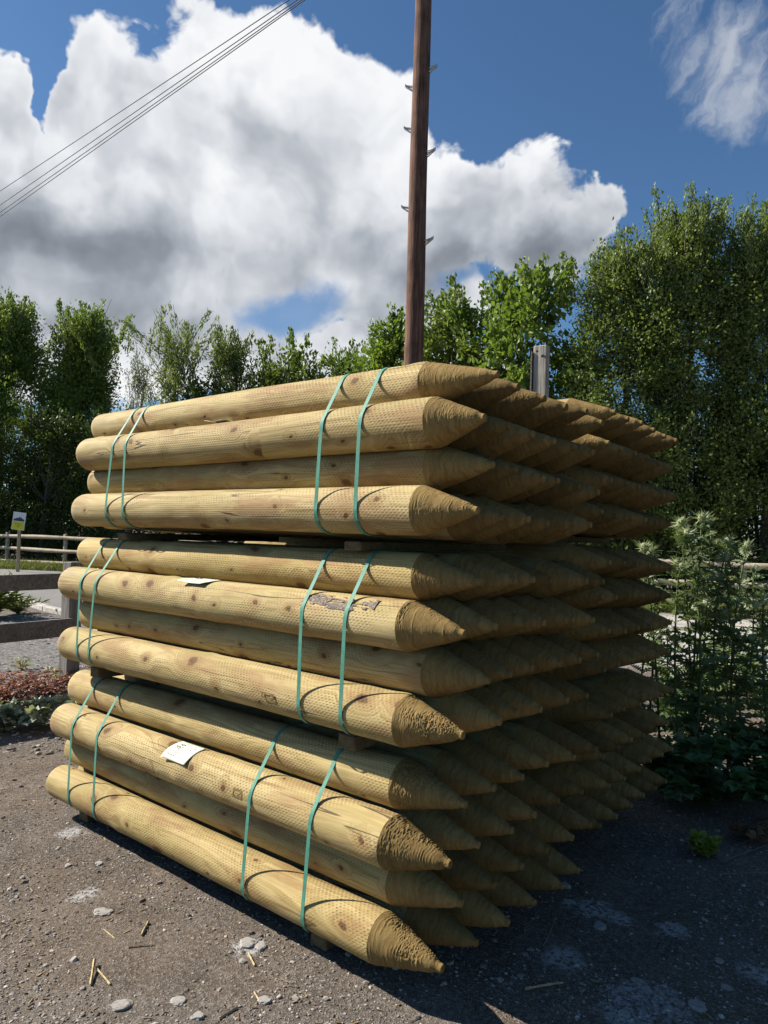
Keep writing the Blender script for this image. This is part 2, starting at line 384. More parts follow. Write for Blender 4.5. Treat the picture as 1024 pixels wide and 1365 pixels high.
INNER = [  # layer, column, y, z, tip x
  ('T1',2,0.248,1.8423,-0.025),
  ('T1',3,0.414,1.8323,-0.019),
  ('T1',4,0.580,1.8284,-0.021),
  ('T1',5,0.746,1.8366,-0.021),
  ('T1',6,0.912,1.8171,-0.033),
  ('T1',7,1.199,1.9069,-0.102),
  ('T1',8,1.365,1.9009,-0.111),
  ('T1',9,1.531,1.9067,-0.111),
  ('T1',10,1.697,1.8959,-0.115),
  ('T1',11,1.863,1.8870,-0.121),
  ('T1',12,2.029,1.8832,-0.120),
  ('T2',2,0.180,1.7083,-0.013),
  ('T2',3,0.346,1.7026,-0.023),
  ('T2',4,0.512,1.7000,-0.030),
  ('T2',5,0.678,1.6976,-0.033),
  ('T2',6,0.844,1.6961,-0.039),
  ('T2',7,1.116,1.7653,-0.091),
  ('T2',8,1.282,1.7632,-0.106),
  ('T2',9,1.448,1.7594,-0.109),
  ('T2',10,1.614,1.7556,-0.111),
  ('T2',11,1.780,1.7452,-0.116),
  ('T2',12,1.946,1.7372,-0.116),
  ('T3',2,0.250,1.5782,-0.026),
  ('T3',3,0.416,1.5621,-0.018),
  ('T3',4,0.582,1.5677,-0.048),
  ('T3',5,0.748,1.5577,-0.046),
  ('T3',6,0.914,1.5485,-0.043),
  ('T3',7,1.199,1.6186,-0.112),
  ('T3',8,1.365,1.6179,-0.112),
  ('T3',9,1.531,1.6121,-0.120),
  ('T3',10,1.697,1.6052,-0.118),
  ('T3',11,1.863,1.5929,-0.124),
  ('T3',12,2.029,1.5989,-0.115),
  ('T4',2,0.172,1.4230,-0.025),
  ('T4',3,0.338,1.4235,-0.026),
  ('T4',4,0.504,1.4136,-0.043),
  ('T4',5,0.670,1.4188,-0.027),
  ('T4',6,0.836,1.4180,-0.037),
  ('T4',7,1.116,1.4811,-0.115),
  ('T4',8,1.282,1.4687,-0.124),
  ('T4',9,1.448,1.4690,-0.118),
  ('T4',10,1.614,1.4628,-0.117),
  ('T4',11,1.780,1.4570,-0.126),
  ('T4',12,1.946,1.4548,-0.120),
  ('M1',2,0.248,1.2240,-0.019),
  ('M1',3,0.414,1.2218,-0.046),
  ('M1',4,0.580,1.2132,-0.066),
  ('M1',5,0.746,1.2093,-0.008),
  ('M1',6,0.912,1.2039,-0.016),
  ('M1',7,1.199,1.2680,-0.112),
  ('M1',8,1.365,1.2625,-0.115),
  ('M1',9,1.531,1.2566,-0.127),
  ('M1',10,1.697,1.2496,-0.128),
  ('M1',11,1.863,1.2411,-0.128),
  ('M1',12,2.029,1.2363,-0.132),
  ('M2',2,0.163,1.0855,-0.035),
  ('M2',3,0.329,1.0828,-0.018),
  ('M2',4,0.495,1.0720,-0.045),
  ('M2',5,0.661,1.0717,-0.017),
  ('M2',6,0.827,1.0618,-0.015),
  ('M2',7,1.116,1.1259,-0.107),
  ('M2',8,1.282,1.1175,-0.116),
  ('M2',9,1.448,1.1166,-0.121),
  ('M2',10,1.614,1.1124,-0.124),
  ('M2',11,1.780,1.1055,-0.119),
  ('M2',12,1.946,1.0950,-0.113),
  ('M3',2,0.246,0.9300,-0.027),
  ('M3',3,0.412,0.9277,-0.042),
  ('M3',4,0.578,0.9266,-0.022),
  ('M3',5,0.744,0.9196,-0.027),
  ('M3',6,0.910,0.9208,-0.031),
  ('M3',7,1.199,0.9796,-0.110),
  ('M3',8,1.365,0.9665,-0.106),
  ('M3',9,1.531,0.9664,-0.111),
  ('M3',10,1.697,0.9598,-0.119),
  ('M3',11,1.863,0.9507,-0.123),
  ('M3',12,2.029,0.9534,-0.135),
  ('M4',2,0.161,0.7996,-0.012),
  ('M4',3,0.327,0.7910,-0.047),
  ('M4',4,0.493,0.7760,-0.049),
  ('M4',5,0.659,0.7840,-0.033),
  ('M4',6,0.825,0.7752,-0.034),
  ('M4',7,1.116,0.8308,-0.091),
  ('M4',8,1.282,0.8325,-0.100),
  ('M4',9,1.448,0.8302,-0.102),
  ('M4',10,1.614,0.8242,-0.115),
  ('M4',11,1.780,0.8149,-0.106),
  ('M4',12,1.946,0.8158,-0.116),
  ('B1',2,0.252,0.5597,-0.081),
  ('B1',3,0.418,0.5576,-0.072),
  ('B1',4,0.584,0.5678,-0.067),
  ('B1',5,0.750,0.5598,-0.045),
  ('B1',6,0.916,0.5588,-0.033),
  ('B1',7,1.199,0.6299,-0.093),
  ('B1',8,1.365,0.6264,-0.106),
  ('B1',9,1.531,0.6216,-0.098),
  ('B1',10,1.697,0.6236,-0.110),
  ('B1',11,1.863,0.6126,-0.114),
  ('B1',12,2.029,0.6096,-0.122),
  ('B2',2,0.162,0.4080,-0.078),
  ('B2',3,0.328,0.4115,-0.056),
  ('B2',4,0.494,0.4147,-0.063),
  ('B2',5,0.660,0.4220,-0.060),
  ('B2',6,0.826,0.4155,-0.045),
  ('B2',7,1.116,0.4769,-0.087),
  ('B2',8,1.282,0.4786,-0.093),
  ('B2',9,1.448,0.4780,-0.102),
  ('B2',10,1.614,0.4656,-0.109),
  ('B2',11,1.780,0.4607,-0.111),
  ('B2',12,1.946,0.4670,-0.114),
  ('B3',2,0.241,0.2636,-0.062),
  ('B3',3,0.407,0.2683,-0.060),
  ('B3',4,0.573,0.2726,-0.055),
  ('B3',5,0.739,0.2730,-0.040),
  ('B3',6,0.905,0.2699,-0.044),
  ('B3',7,1.199,0.3362,-0.097),
  ('B3',8,1.365,0.3286,-0.097),
  ('B3',9,1.531,0.3319,-0.096),
  ('B3',10,1.697,0.3336,-0.105),
  ('B3',11,1.863,0.3262,-0.109),
  ('B3',12,2.029,0.3163,-0.117),
  ('B4',2,0.149,0.1196,-0.067),
  ('B4',3,0.315,0.1216,-0.056),
  ('B4',4,0.481,0.1280,-0.049),
  ('B4',5,0.647,0.1326,-0.029),
  ('B4',6,0.813,0.1282,-0.047),
  ('B4',7,1.116,0.1942,-0.097),
  ('B4',8,1.282,0.1866,-0.097),
  ('B4',9,1.448,0.1899,-0.096),
  ('B4',10,1.614,0.1916,-0.105),
  ('B4',11,1.780,0.1842,-0.109),
  ('B4',12,1.946,0.1743,-0.117),
]
BUNDLE = {'T': 'upper', 'M': 'middle', 'B': 'lower'}
LAYER = {'1': 'top', '2': 'second', '3': 'third', '4': 'bottom'}
ORD = ['', 'first', 'second', 'third', 'fourth', 'fifth', 'sixth', 'seventh', 'eighth', 'ninth', 'tenth', 'eleventh', 'twelfth']
GROUP = 'pointed timber posts stacked in strapped bundles'
FLAB = {
 'T1': 'pointed timber post at the front of the topmost layer of the whole stack',
 'T2': 'pointed post in the upper bundle whose end stands proud just below the topmost one',
 'T3': 'shaded pointed post recessed between two sunlit ones at the front of the upper bundle',
 'T4': 'pointed post with greyish butt end, lowest at the front of the upper bundle',
 'M1': 'pointed post topmost at the front of the middle bundle, below the dark gap',
 'M2': 'pointed post with grey bark remnants and a paper tag, front of the middle bundle',
 'M3': 'shaded recessed pointed post below the one with bark remnants, front of the middle bundle',
 'M4': 'pointed post with a small rectangular mark, lowest at the front of the middle bundle',
 'B1': 'pointed post half in shade, topmost at the front of the lower bundle',
 'B2': 'knotty pointed post with a white tag and square mark, front of the lower bundle',
 'B3': 'recessed pointed post between the two lowest sunlit front ones of the lower bundle',
 'B4': 'lowest front pointed post of all, closest to the sunlit ground',
}
PT = {  # ring texture of each front point: fine (height, pitch), ridges, chips, skew
 'T1': ((.0002, .010), 6, .0006, (0, .004)), 'T2': ((.0002, .009), 7, .0006, (0, .0)), 'T3': ((.0004, .008), 6, .0005, (0, .0)),
 'T4': ((.0016, .0085), 14, .0012, (0, .0)), 'M1': ((.0013, .0065), 10, .0010, (.0, -.004)), 'M2': ((.0011, .0065), 10, .0020, (.0, -.004)),
 'M3': ((.0005, .006), 6, .0005, (0, .0)), 'M4': ((.0012, .007), 10, .0022, (0, -.004)), 'B1': ((.0014, .010), 12, .0024, (0, -.006)),
 'B2': ((.0011, .009), 9, .0022, (0, -.004)), 'B3': ((.0004, .008), 8, .0010, (0, .0)), 'B4': ((.0016, .011), 12, .0020, (0, -.006))}
POSTS = {}
for i, (k, (y, z, R, xl, xs, xt)) in enumerate(FRONT.items()):
    xs = min(xs, xt-.17); L = xs-xl
    e = tag(empty('fence_post', (xl, y, z)), FLAB[k], 'fence post', GROUP)
    V, Fc = shaft_mesh(L, R, 100+i, 130, 72); mk('shaft', V, Fc, M_SHAFT, e)
    fn, rg, chp, sk = PT[k]
    V, Fc = point_mesh(xt-xs, R, 200+i, 190, 140, fn, rg, chp, .0, sk)
    mk('sharpened_point', V, Fc, M_POINT, e, loc=(L, 0, 0))
    POSTS[k] = (e, xl, y, z, R, L)
# the posts behind: a few cut shapes, shared
VAR = []
for v in range(8):
    Lt = .168+.010*v; R = .0755+.0012*(v % 4); L = 2.32-Lt
    V, Fc = shaft_mesh(L, R, 300+v, 26, 40)
    a = mk('shaft', V, Fc, M_SHAFT)
    V, Fc = point_mesh(Lt, R, 320+v, 90, 72, (.0001*(v % 3), .007+.001*(v % 4)), 3+v % 3, .0003+.0003*(v % 4))
    b_ = mk('sharpened_point', V, Fc, M_POINT, loc=(L, 0, 0))
    VAR.append((a, b_, 2.32))
used = [False]*8
for j, (k, c, y, z, xt) in enumerate(INNER):
    v = int(rng.integers(4))+(4 if k[0] == 'B' else int(rng.integers(2))); a, b_, LL = VAR[v]
    part = 'front' if c <= 6 else 'rear'
    lab = 'pointed timber post, %s from the front in the %s layer of the %s %s bundle' % (ORD[c], LAYER[k[1]], BUNDLE[k[0]], part)
    e = tag(empty('fence_post', (xt-LL, y, z), (float(rng.random()*6.28), 0, 0)), lab, 'fence post', GROUP)
    for q in (a, b_):
        if not used[v]: q.parent = e
        else:
            q2 = q.copy(); col.objects.link(q2); q2.parent = e
    used[v] = True

# ---- marks, bark and tags on the front posts
def on_post(k, x, th, lift=0.0):                # th measured from the front (-Y) upwards
    e, xl, y, z, R, L = POSTS[k]
    return np.array([x, y-(R+lift)*math.cos(th), z+(R+lift)*math.sin(th)])
def patch(name, k, x0, x1, t0, t1, mat_, keep, lift=.0012, nx=60, nt=24, rough=.0012, seed=1):
    e, xl, y, z, R, L = POSTS[k]
    x = np.linspace(x0, x1, nx); t = np.linspace(t0, t1, nt); X, T_ = np.meshgrid(x, t, indexing='ij')
    rr = R+.0015+lift+rough*fbm(X*90, T_*14, 3, None, seed)
    V = np.stack([X-xl, -rr*np.cos(T_), rr*np.sin(T_)], -1).reshape(-1, 3)
    F_ = grid_faces(nx, nt); cx = V[F_].mean(1); uu = (cx[:, 0]+xl-x0)/(x1-x0); tt = (np.arctan2(cx[:, 2], -cx[:, 1])-t0)/(t1-t0)
    F_ = F_[keep(uu, tt)]
    return mk(name, V, F_[:, ::-1], mat_, e, True)
M_BARK = simple('bark_remnant', (.235, .195, .165), .9, .55, 120, .8, .1)
M_MARK = simple('stamped_wood', (.20, .135, .06), .85, .3, 200, .3, .1)
def bark_keep(u, t):
    d = fbm(u*9, t*5, 4, None, 77)
    return (np.abs(t-.5-.1*np.sin(u*9)) < .36-.2*np.abs(u-.55)+.55*d) & (d > -.12+.12*np.cos(u*16))
patch('bark_remnant', 'M2', -.66, -.335, .42, 1.12, M_BARK, bark_keep, .0014, 110, 40, .0016, 3)
def frame_keep(u, t): return (u < .13) | (u > .87) | (t < .16) | (t > .84) | (fbm(u*5, t*5, 3, None, 5) > .1)
p_ = on_front(357, 928, -.085); patch('stamped_mark', 'M4', p_[0]-.032, p_[0]+.032, -.14, .12, M_MARK, frame_keep, .0006, 24, 14, .0004)
p_ = on_front(317, 1061, -.085); patch('stamped_mark', 'B2', p_[0]-.026, p_[0]+.026, -.10, .28, M_MARK, frame_keep, .0006, 24, 14, .0004)

def paper_tag(k, xc, w, th0, th1, label, lift, inks, shear=0.0):
    e, xl, y, z, R, L = POSTS[k]
    n, m_ = 14, 16
    u = np.linspace(0, 1, n); v = np.linspace(0, 1, m_); U, V_ = np.meshgrid(u, v, indexing='ij')
    t = th1+(th0-th1)*V_
    lf = .003+lift*V_**2.2*(1-.5*U)+.004*np.sin(U*4+V_*3)*V_
    x = xc+(U-.5)*w+shear*V_
    P = lambda x, t, lf: np.stack([x-xc, -(R+lf)*np.cos(t), (R+lf)*np.sin(t)], -1)
    o = empty('paper_tag', (xc, y, z))
    s = mk('sheet', P(x, t, lf).reshape(-1, 3), grid_faces(n, m_), M_PAPER, o)
    md = s.modifiers.new('thickness', 'SOLIDIFY'); md.thickness = .0006
    b = MB()
    for (u0, v0, du, dv, ring) in inks:
        q = []
        for (a, c) in ((0, 0), (1, 0), (1, 1), (0, 1)):
            uu = u0+a*du; vv = v0+c*dv
            q.append(P(np.array(xc+(uu-.5)*w+shear*vv), np.array(th1+(th0-th1)*vv), np.array(.0045+lift*vv**2.2*(1-.5*uu)+.004*math.sin(uu*4+vv*3)*vv)))
        if ring:
            c_ = np.mean(q, 0); ax = (q[1]-q[0])/2; ay = (q[3]-q[0])/2
            pts = [c_+ax*math.cos(a)+ay*math.sin(a) for a in np.linspace(0, 2*PI, 17)]
            b.tube(pts, .0011, 5, False)
        else: b.add(np.array(q), [[0, 1, 2, 3]])
    b.build('writing', M_INK, o)
    tag(o, label, 'paper tag')
    return o
def scrib(seed, rings):
    r = np.random.default_rng(seed); L_ = []
    for row in range(6):
        u = .1+.1*r.random()
        while u < .85:
            du = .03+.07*r.random()
            if r.random() < .62: L_.append((u, .12+row*.135+.01*r.random(), du, .022, False))
            u += du+.03+.05*r.random()
    return L_+rings
p_ = on_front(246, 1000, -.06)
paper_tag('B2', p_[0]-.015, .15, .42, 1.62, 'white paper tag with dark rings and scribbles on the knotty lower post', .016,
          scrib(3, [(.2, .42, .13, .09, True), (.24, .24, .13, .09, True)]), -.015)
p_ = on_front(268, 776, -.05)
paper_tag('M2', p_[0]+.0, .145, .80, 1.55, 'cream paper tag lying on the bark-patched post of the middle bundle', .020,
          scrib(9, [(.15, .3, .13, .08, True), (.3, .25, .1, .08, True)]), -.05)
p_ = on_front(288, 564, -.02)
paper_tag('T2', p_[0], .12, 1.30, 2.2, 'pale paper tag seen nearly edge-on between the two highest front posts', .012, scrib(5, []), -.03)

# ---- strapping bands
def hull2(P):
    P = sorted(map(tuple, P)); out = []
    for seq in (P, P[::-1]):
        h = []
        for p in seq:
            while len(h) > 1 and (h[-1][0]-h[-2][0])*(p[1]-h[-2][1])-(h[-1][1]-h[-2][1])*(p[0]-h[-2][0]) <= 0: h.pop()
            h.append(p)
        out += h[:-1]
    return np.array(out)
STRAPS = {'T': [(-1.932, .09), (-1.807, -.03), (-.597, .03), (-.421, .01)],
          'M': [(-2.125, .01), (-2.006, .085), (-.641, .0), (-.445, .02)],
          'B': [(-2.136, -.015), (-1.912, -.02), (-.877, .045), (-.573, .047)]}
SPOS = ['leftmost', 'second from the left', 'third from the left', 'rightmost']
for b in 'TMB':
    circ = [(POSTS[b+q][2], POSTS[b+q][3], POSTS[b+q][4]) for q in '1234']
    circ += [(y, z, .0785) for (k, c, y, z, xt) in INNER if k[0] == b and c <= 6]
    th = np.arange(96)*2*PI/96
    P = np.concatenate([np.stack([y+(R+.0028)*np.cos(th), z+(R+.0028)*np.sin(th)], 1) for y, z, R in circ])
    H = hull2(P); zc = POSTS[b+'2'][3]-.14
    # resample long spans
    Q = []
    for i in range(len(H)):
        a, c = H[i], H[(i+1) % len(H)]; n = max(1, int(np.hypot(*(c-a))/.03))
        Q += [a+(c-a)*t for t in np.arange(n)/n]
    Q = np.array(Q); nq = len(Q)
    tan = np.roll(Q, -1, 0)-np.roll(Q, 1, 0); nrm = np.stack([tan[:, 1], -tan[:, 0]], 1); nrm /= np.linalg.norm(nrm, axis=1)[:, None]
    for j, (x0, sl) in enumerate(STRAPS[b]):
        W = .0155; prof = [(-W/2, 0), (W/2, 0), (W/2, .0011), (-W/2, .0011)]
        tw = .0006*np.sin(np.arange(nq)*.7+j)
        V = np.concatenate([np.stack([x0+sl*np.clip(Q[:, 1]-zc, -.3, .3)+dx, Q[:, 0]+nrm[:, 0]*(h+tw*(dx > 0)), Q[:, 1]+nrm[:, 1]*(h+tw*(dx > 0))], 1)[:, None] for dx, h in prof], 1).reshape(-1, 3)
        i = np.arange(nq)[:, None]*4; i2 = ((np.arange(nq)+1) % nq)[:, None]*4; q = np.arange(4)[None]; q2 = (q+1) % 4
        Fq = np.stack([i+q, i2+q, i2+q2, i+q2], -1).reshape(-1, 4)
        V[:, 0] -= x0; o = mk('packing_strap', V, Fq, M_STRAP, None, False, loc=(x0, 0, 0))
        tag(o, 'green plastic strap around the %s front bundle, %s of its four' % (BUNDLE[b], SPOS[j]), 'strap', 'green straps around the bundles')

# ---- timber bearers between and under the bundles
def bearer(x, y0, y1, z0, z1, w, label):
    b = MB(); b.box((0, (y1-y0)/2, (z1-z0)/2), w, y1-y0, z1-z0, None, .004)
    o = b.build('timber_bearer', M_SAWN, None, False, (x, y0, z0)); tag(o, label, 'bearer', 'timber bearers under the bundles')
def low(b, cols): return min([POSTS[b+'4'][3]-POSTS[b+'4'][4]]*(1 in cols)+[z-.0785 for (k, c, y, z, xt) in INNER if k == b+'4' and c in cols])
def high(b, cols): return max([POSTS[b+'1'][3]+POSTS[b+'1'][4]]*(1 in cols)+[z+.0785 for (k, c, y, z, xt) in INNER if k == b+'1' and c in cols])
FC = [1, 2, 3, 4, 5, 6]; KC = [7, 8, 9, 10, 11, 12]
for (cols, part, y0, y1) in ((FC, 'front', .0, .93), (KC, 'rear', 1.12, 2.02)):
    for (xa, xb, b, lo) in ((-1.93, -.50, 'T', 'M'), (-2.12, -.50, 'M', 'B'), (-2.17, -.60, 'B', None)):
        zt = low(b, cols)-.001; zb = high(lo, cols)+.001 if lo else GZ
        for x, side in ((xa, 'butt'), (xb, 'pointed')):
            bearer(x, y0, y1, zb, zt, .075, 'short timber bearer under the %s %s bundle, near the %s ends' % (BUNDLE[b], part, side))
# ------------------------------------------------------------------ ground
def ground_material():
    m_, T, b = mat('compacted_dirt', .95, .12)
    co = T.n('ShaderNodeTexCoord').outputs['Object']
    big = T.noise(co, .55, 4, .6); mid = T.noise(co, 3.2, 5, .62); fine = T.noise(co, 55, 5, .7); grit = T.noise(co, 220, 3, .7)
    c = T.ramp(mid, [(.3, (.075, .056, .04)), (.5, (.135, .102, .074)), (.72, (.195, .155, .12))])
    c = T.mix(T.ss(big, .42, .62), c, T.mix(.6, c, (.115, .11, .105)))
    c = T.mix(T.m('MULTIPLY', T.ss(fine, .46, .66), .6), c, (.29, .255, .22))
    c = T.mix(T.m('MULTIPLY', T.m('SUBTRACT', 1.0, T.ss(fine, .3, .46)), .6), c, (.035, .029, .023))
    c = T.mix(T.m('MULTIPLY', T.ss(grit, .54, .66), .7), c, (.42, .39, .36))
    sv = T.n('ShaderNodeTexVoronoi', feature='F1'); T.put(sv.inputs['Vector'], co); sv.inputs['Scale'].default_value = 75
    st = T.m('SUBTRACT', 1.0, T.ss(sv.outputs['Distance'], .18, .36)); sc_ = T.sep(sv.outputs['Color'])
    st = T.m('MULTIPLY', st, T.ss(sc_[0], .45, .5))
    c = T.mix(T.m('MULTIPLY', st, .6), c, T.mix(sc_[1], (.16, .14, .13), (.42, .39, .36)))
    # dried cement spills
    wv = T.vm('ADD', co, T.vm('SCALE', T.vm('SUBTRACT', T.noise(co, 14, 5, .7, 0, 1), (.5, .5, .5)), .16))
    spill = None
    for (px, py, rad) in ((797, 1210, .085), (760, 1200, .05), (826, 1222, .06), (752, 1275, .085), (895, 1237, .065), (862, 1335, .13), (1010, 1297, .07), (112, 1192, .06), (95, 1110, .07), (330, 1262, .06), (840, 1350, .09), (115, 1010, .10)):
        g = on_ground(px, py); d = T.vm('DISTANCE', wv, tuple(g))
        k = T.m('SUBTRACT', 1.0, T.ss(d, rad*.45, rad*1.15)); spill = k if spill is None else T.m('MAXIMUM', spill, k)
    spill = T.m('MULTIPLY', spill, T.ss(fine, .36, .56))
    c = T.mix(T.m('MULTIPLY', spill, .85), c, (.50, .495, .49))
    # paler, greyer loose gravel towards the road
    gd = T.vm('DISTANCE', co, tuple(on_ground(20, 850))); gm = T.m('SUBTRACT', 1.0, T.ss(T.m('ADD', gd, T.m('MULTIPLY', mid, 1.5)), 2.6, 4.4))
    gv = T.n('ShaderNodeTexVoronoi', feature='F1'); T.put(gv.inputs['Vector'], co); gv.inputs['Scale'].default_value = 38
    gc = T.mix(T.sep(gv.outputs['Color'])[0], (.09, .087, .083), (.30, .29, .28))
    c = T.mix(T.m('MULTIPLY', gm, .85), c, gc)
    # pale dusty concrete-like yard on the right
    yd = T.vm('DISTANCE', co, tuple(on_ground(960, 850))); ym = T.m('SUBTRACT', 1.0, T.ss(T.m('ADD', yd, T.m('MULTIPLY', mid, 1.2)), 3.3, 4.6))
    c = T.mix(T.m('MULTIPLY', ym, .95), c, T.mix(mid, (.40, .375, .35), (.54, .515, .49)))
    T.put(b.inputs['Base Color'], c)
    h = T.m('ADD', T.m('MULTIPLY', fine, .7), T.m('ADD', T.m('MULTIPLY', grit, .35), T.m('MULTIPLY', st, .6)))
    bump(T, b, h, .9, .012)
    return m_
def axis(c, lo, hi, step, far):
    a = np.arange(lo, hi+step/2, step); g = step*1.35**np.arange(1, 40); o = np.cumsum(g); o = o[o < far]
    return np.concatenate([(lo-o)[::-1], a, hi+o])
gx = axis(0, -3.2, 3.0, .022, 900); gy = axis(0, -1.8, 3.0, .022, 900)
X, Y = np.meshgrid(gx, gy, indexing='ij')
def ground_z(x, y):
    n = .010*fbm(x*1.1+40, y*1.1+40, 3, None, 51)+.006*fbm(x*6+9, y*6+9, 4, None, 52)
    w = np.exp(-np.maximum(0, np.hypot(x+.2, y-.3)-3.2)**2/1.2)
    return GZ+n*w-.004*w
Z = ground_z(X, Y)
M_GROUND = ground_material()
kind(mk('ground', np.stack([X, Y, Z], -1).reshape(-1, 3), grid_faces(len(gx), len(gy))[:, ::-1], M_GROUND), 'structure')

def sheet(name, pxs, mat_, z, thick=None):
    P = np.array([on_ground(a, b_)[:2] for a, b_ in pxs]); n = len(P)
    V = np.concatenate([P, np.full((n, 1), z)], 1)
    return mk(name, V, [np.arange(n)[None]], mat_, None, False)
def road_material():
    m_, T, b = mat('worn_asphalt', .9, .2); co = T.n('ShaderNodeTexCoord').outputs['Object']
    n_ = T.noise(co, 45, 4, .7); n2 = T.noise(co, .5, 4); v = T.vor(co, 70)
    c = T.mix(T.ss(n_, .35, .65), (.14, .137, .133), (.25, .243, .236)); c = T.mix(T.m('MULTIPLY', T.ss(n2, .4, .65), .5), c, (.26, .248, .232))
    T.put(b.inputs['Base Color'], c); bump(T, b, T.m('ADD', n_, v), .4, .01); return m_
front_e = [(-420, 752), (-150, 765), (0, 787), (38, 806), (62, 814), (90, 820.5), (200, 832), (400, 842), (650, 850)]
back_e = [(650, 786), (400, 775), (200, 767), (40, 758.5), (-150, 752), (-420, 744)]
kind(sheet('road', front_e[::-1]+back_e[::-1], road_material(), GZ+.006), 'structure')
M_KERB = simple('concrete_kerb', (.42, .40, .37), .85, .2, 15, .3)
kp = [on_ground(a, b_) for a, b_ in front_e[1:]]
b = MB()
for a, c in zip(kp[:-1], kp[1:]):
    d = c-a; L = np.linalg.norm(d); t = d/L; n_ = np.array([-t[1], t[0], 0]); k = max(1, int(L/.9))
    for i in range(k):
        s0, s1 = i/k, (i+1)/k; p0 = a+d*s0; p1 = a+d*s1; cc = (p0+p1)/2; l = np.linalg.norm(p1-p0)-.008
        b.box((cc[0], cc[1], GZ+.03), l, .13, .10, np.stack([t, n_, [0, 0, 1.0]], 1), .012)
kind(b.build('kerb', M_KERB), 'structure')

# loose gravel, far too many to count
def icosa():
    p = (1+5**.5)/2
    V = np.array([(-1, p, 0), (1, p, 0), (-1, -p, 0), (1, -p, 0), (0, -1, p), (0, 1, p), (0, -1, -p), (0, 1, -p), (p, 0, -1), (p, 0, 1), (-p, 0, -1), (-p, 0, 1)], float)
    F_ = np.array([(0, 11, 5), (0, 5, 1), (0, 1, 7), (0, 7, 10), (0, 10, 11), (1, 5, 9), (5, 11, 4), (11, 10, 2), (10, 7, 6), (7, 1, 8), (3, 9, 4), (3, 4, 2), (3, 2, 6), (3, 6, 8), (3, 8, 9), (4, 9, 5), (2, 4, 11), (6, 2, 10), (8, 6, 7), (9, 8, 1)])
    return V/np.linalg.norm(V[0]), F_
IV, IF = icosa()
def stone_material(name, c0, c1):
    m_, T, b = mat(name, .9, .2); r = T.n('ShaderNodeNewGeometry').outputs['Random Per Island']; co = T.n('ShaderNodeTexCoord').outputs['Object']
    n_ = T.noise(co, 90, 4, .65); c = T.mix(T.m('POWER', r, 1.7), c0, c1); c = T.mix(T.m('MULTIPLY', T.ss(n_, .4, .7), .4), c, tuple(k*.55 for k in c0))
    T.put(b.inputs['Base Color'], c); bump(T, b, n_, .5, .004); return m_
M_GRAV = stone_material('loose_gravel', (.12, .10, .085), (.50, .46, .41)); M_STONE = stone_material('pale_stone', (.24, .225, .205), (.46, .44, .41))
def pebbles(P, s, seed):
    r = np.random.default_rng(seed); n = len(P)
    sc3 = s[:, None]*np.stack([.8+.6*r.random(n), .6+.5*r.random(n), .35+.35*r.random(n)], 1)
    a = r.random(n)*2*PI; j = 1+.28*(r.random((n, 12, 1))*2-1)
    V = IV[None]*j*sc3[:, None]; ca, sa = np.cos(a)[:, None], np.sin(a)[:, None]
    V = np.stack([V[..., 0]*ca-V[..., 1]*sa, V[..., 0]*sa+V[..., 1]*ca, V[..., 2]], -1)+P[:, None]
    F_ = (IF[None]+12*np.arange(n)[:, None, None]).reshape(-1, 3)
    return V.reshape(-1, 3), F_
def scatter(n, x0, x1, y0, y1, smin, smax, seed, powr=3.0):
    r = np.random.default_rng(seed)
    px = x0+(x1-x0)*r.random(n); py = y0+(y1-y0)*r.random(n)
    P = np.array([on_ground(a, c) for a, c in zip(px, py)])
    cl = fbm(P[:, 0]*2.2+30, P[:, 1]*2.2+30, 3, None, 91); P = P[cl > -.22+.5*(r.random(n)-.5)]
    s = smin+(smax-smin)*r.random(len(P))**powr
    P[:, 2] = ground_z(P[:, 0], P[:, 1])+s*.12
    return P, s
Pa, sa_ = scatter(60000, -250, 1280, 985, 1480, .0013, .0062, 5, 3.0)
Pb, sb_ = scatter(2600, -250, 1280, 1000, 1480, .004, .014, 6, 3.0)
Pc, sc2 = scatter(9000, -250, 1200, 800, 1010, .006, .022, 8, 2.0)
V, F_ = pebbles(np.concatenate([Pa, Pb, Pc]), np.concatenate([sa_, sb_, sc2]), 12)
kind(mk('gravel', V, F_, M_GRAV, None, False), 'stuff')

# slivers of wood and bark trodden into the dirt, too many to count
rr_ = np.random.default_rng(33); nch = 1500
Pch, _ = scatter(nch, -200, 1200, 1010, 1460, .01, .02, 34); nch = len(Pch)
aa = rr_.random(nch)*PI; ll = .004+.014*rr_.random(nch)**2; ww = .0012+.002*rr_.random(nch); hc = .0012+.001*rr_.random(nch)
dl = np.stack([np.cos(aa), np.sin(aa), .25*(rr_.random(nch)-.5)], 1); dw = np.stack([-np.sin(aa), np.cos(aa), 0*aa], 1)
Pch[:, 2] = ground_z(Pch[:, 0], Pch[:, 1])+.0015
V = np.stack([Pch+dl*(sx*ll)[:, None]+dw*(sy*ww*(1 if sx < 0 else .6))[:, None]+np.array([0, 0, 1.0])*(hc*sz)[:, None] for sx in (-1, 1) for sy in (-1, 1) for sz in (0, 1)], 1).reshape(-1, 3)
i8 = np.arange(nch)[:, None, None]*8; F_ = (np.array([[0, 1, 3, 2], [4, 6, 7, 5], [0, 4, 5, 1], [2, 3, 7, 6], [0, 2, 6, 4], [1, 5, 7, 3]])[None]+i8).reshape(-1, 4)
kind(mk('wood_chips', V, F_, stone_material('chip_wood', (.12, .08, .045), (.40, .31, .18)), None, False), 'stuff')

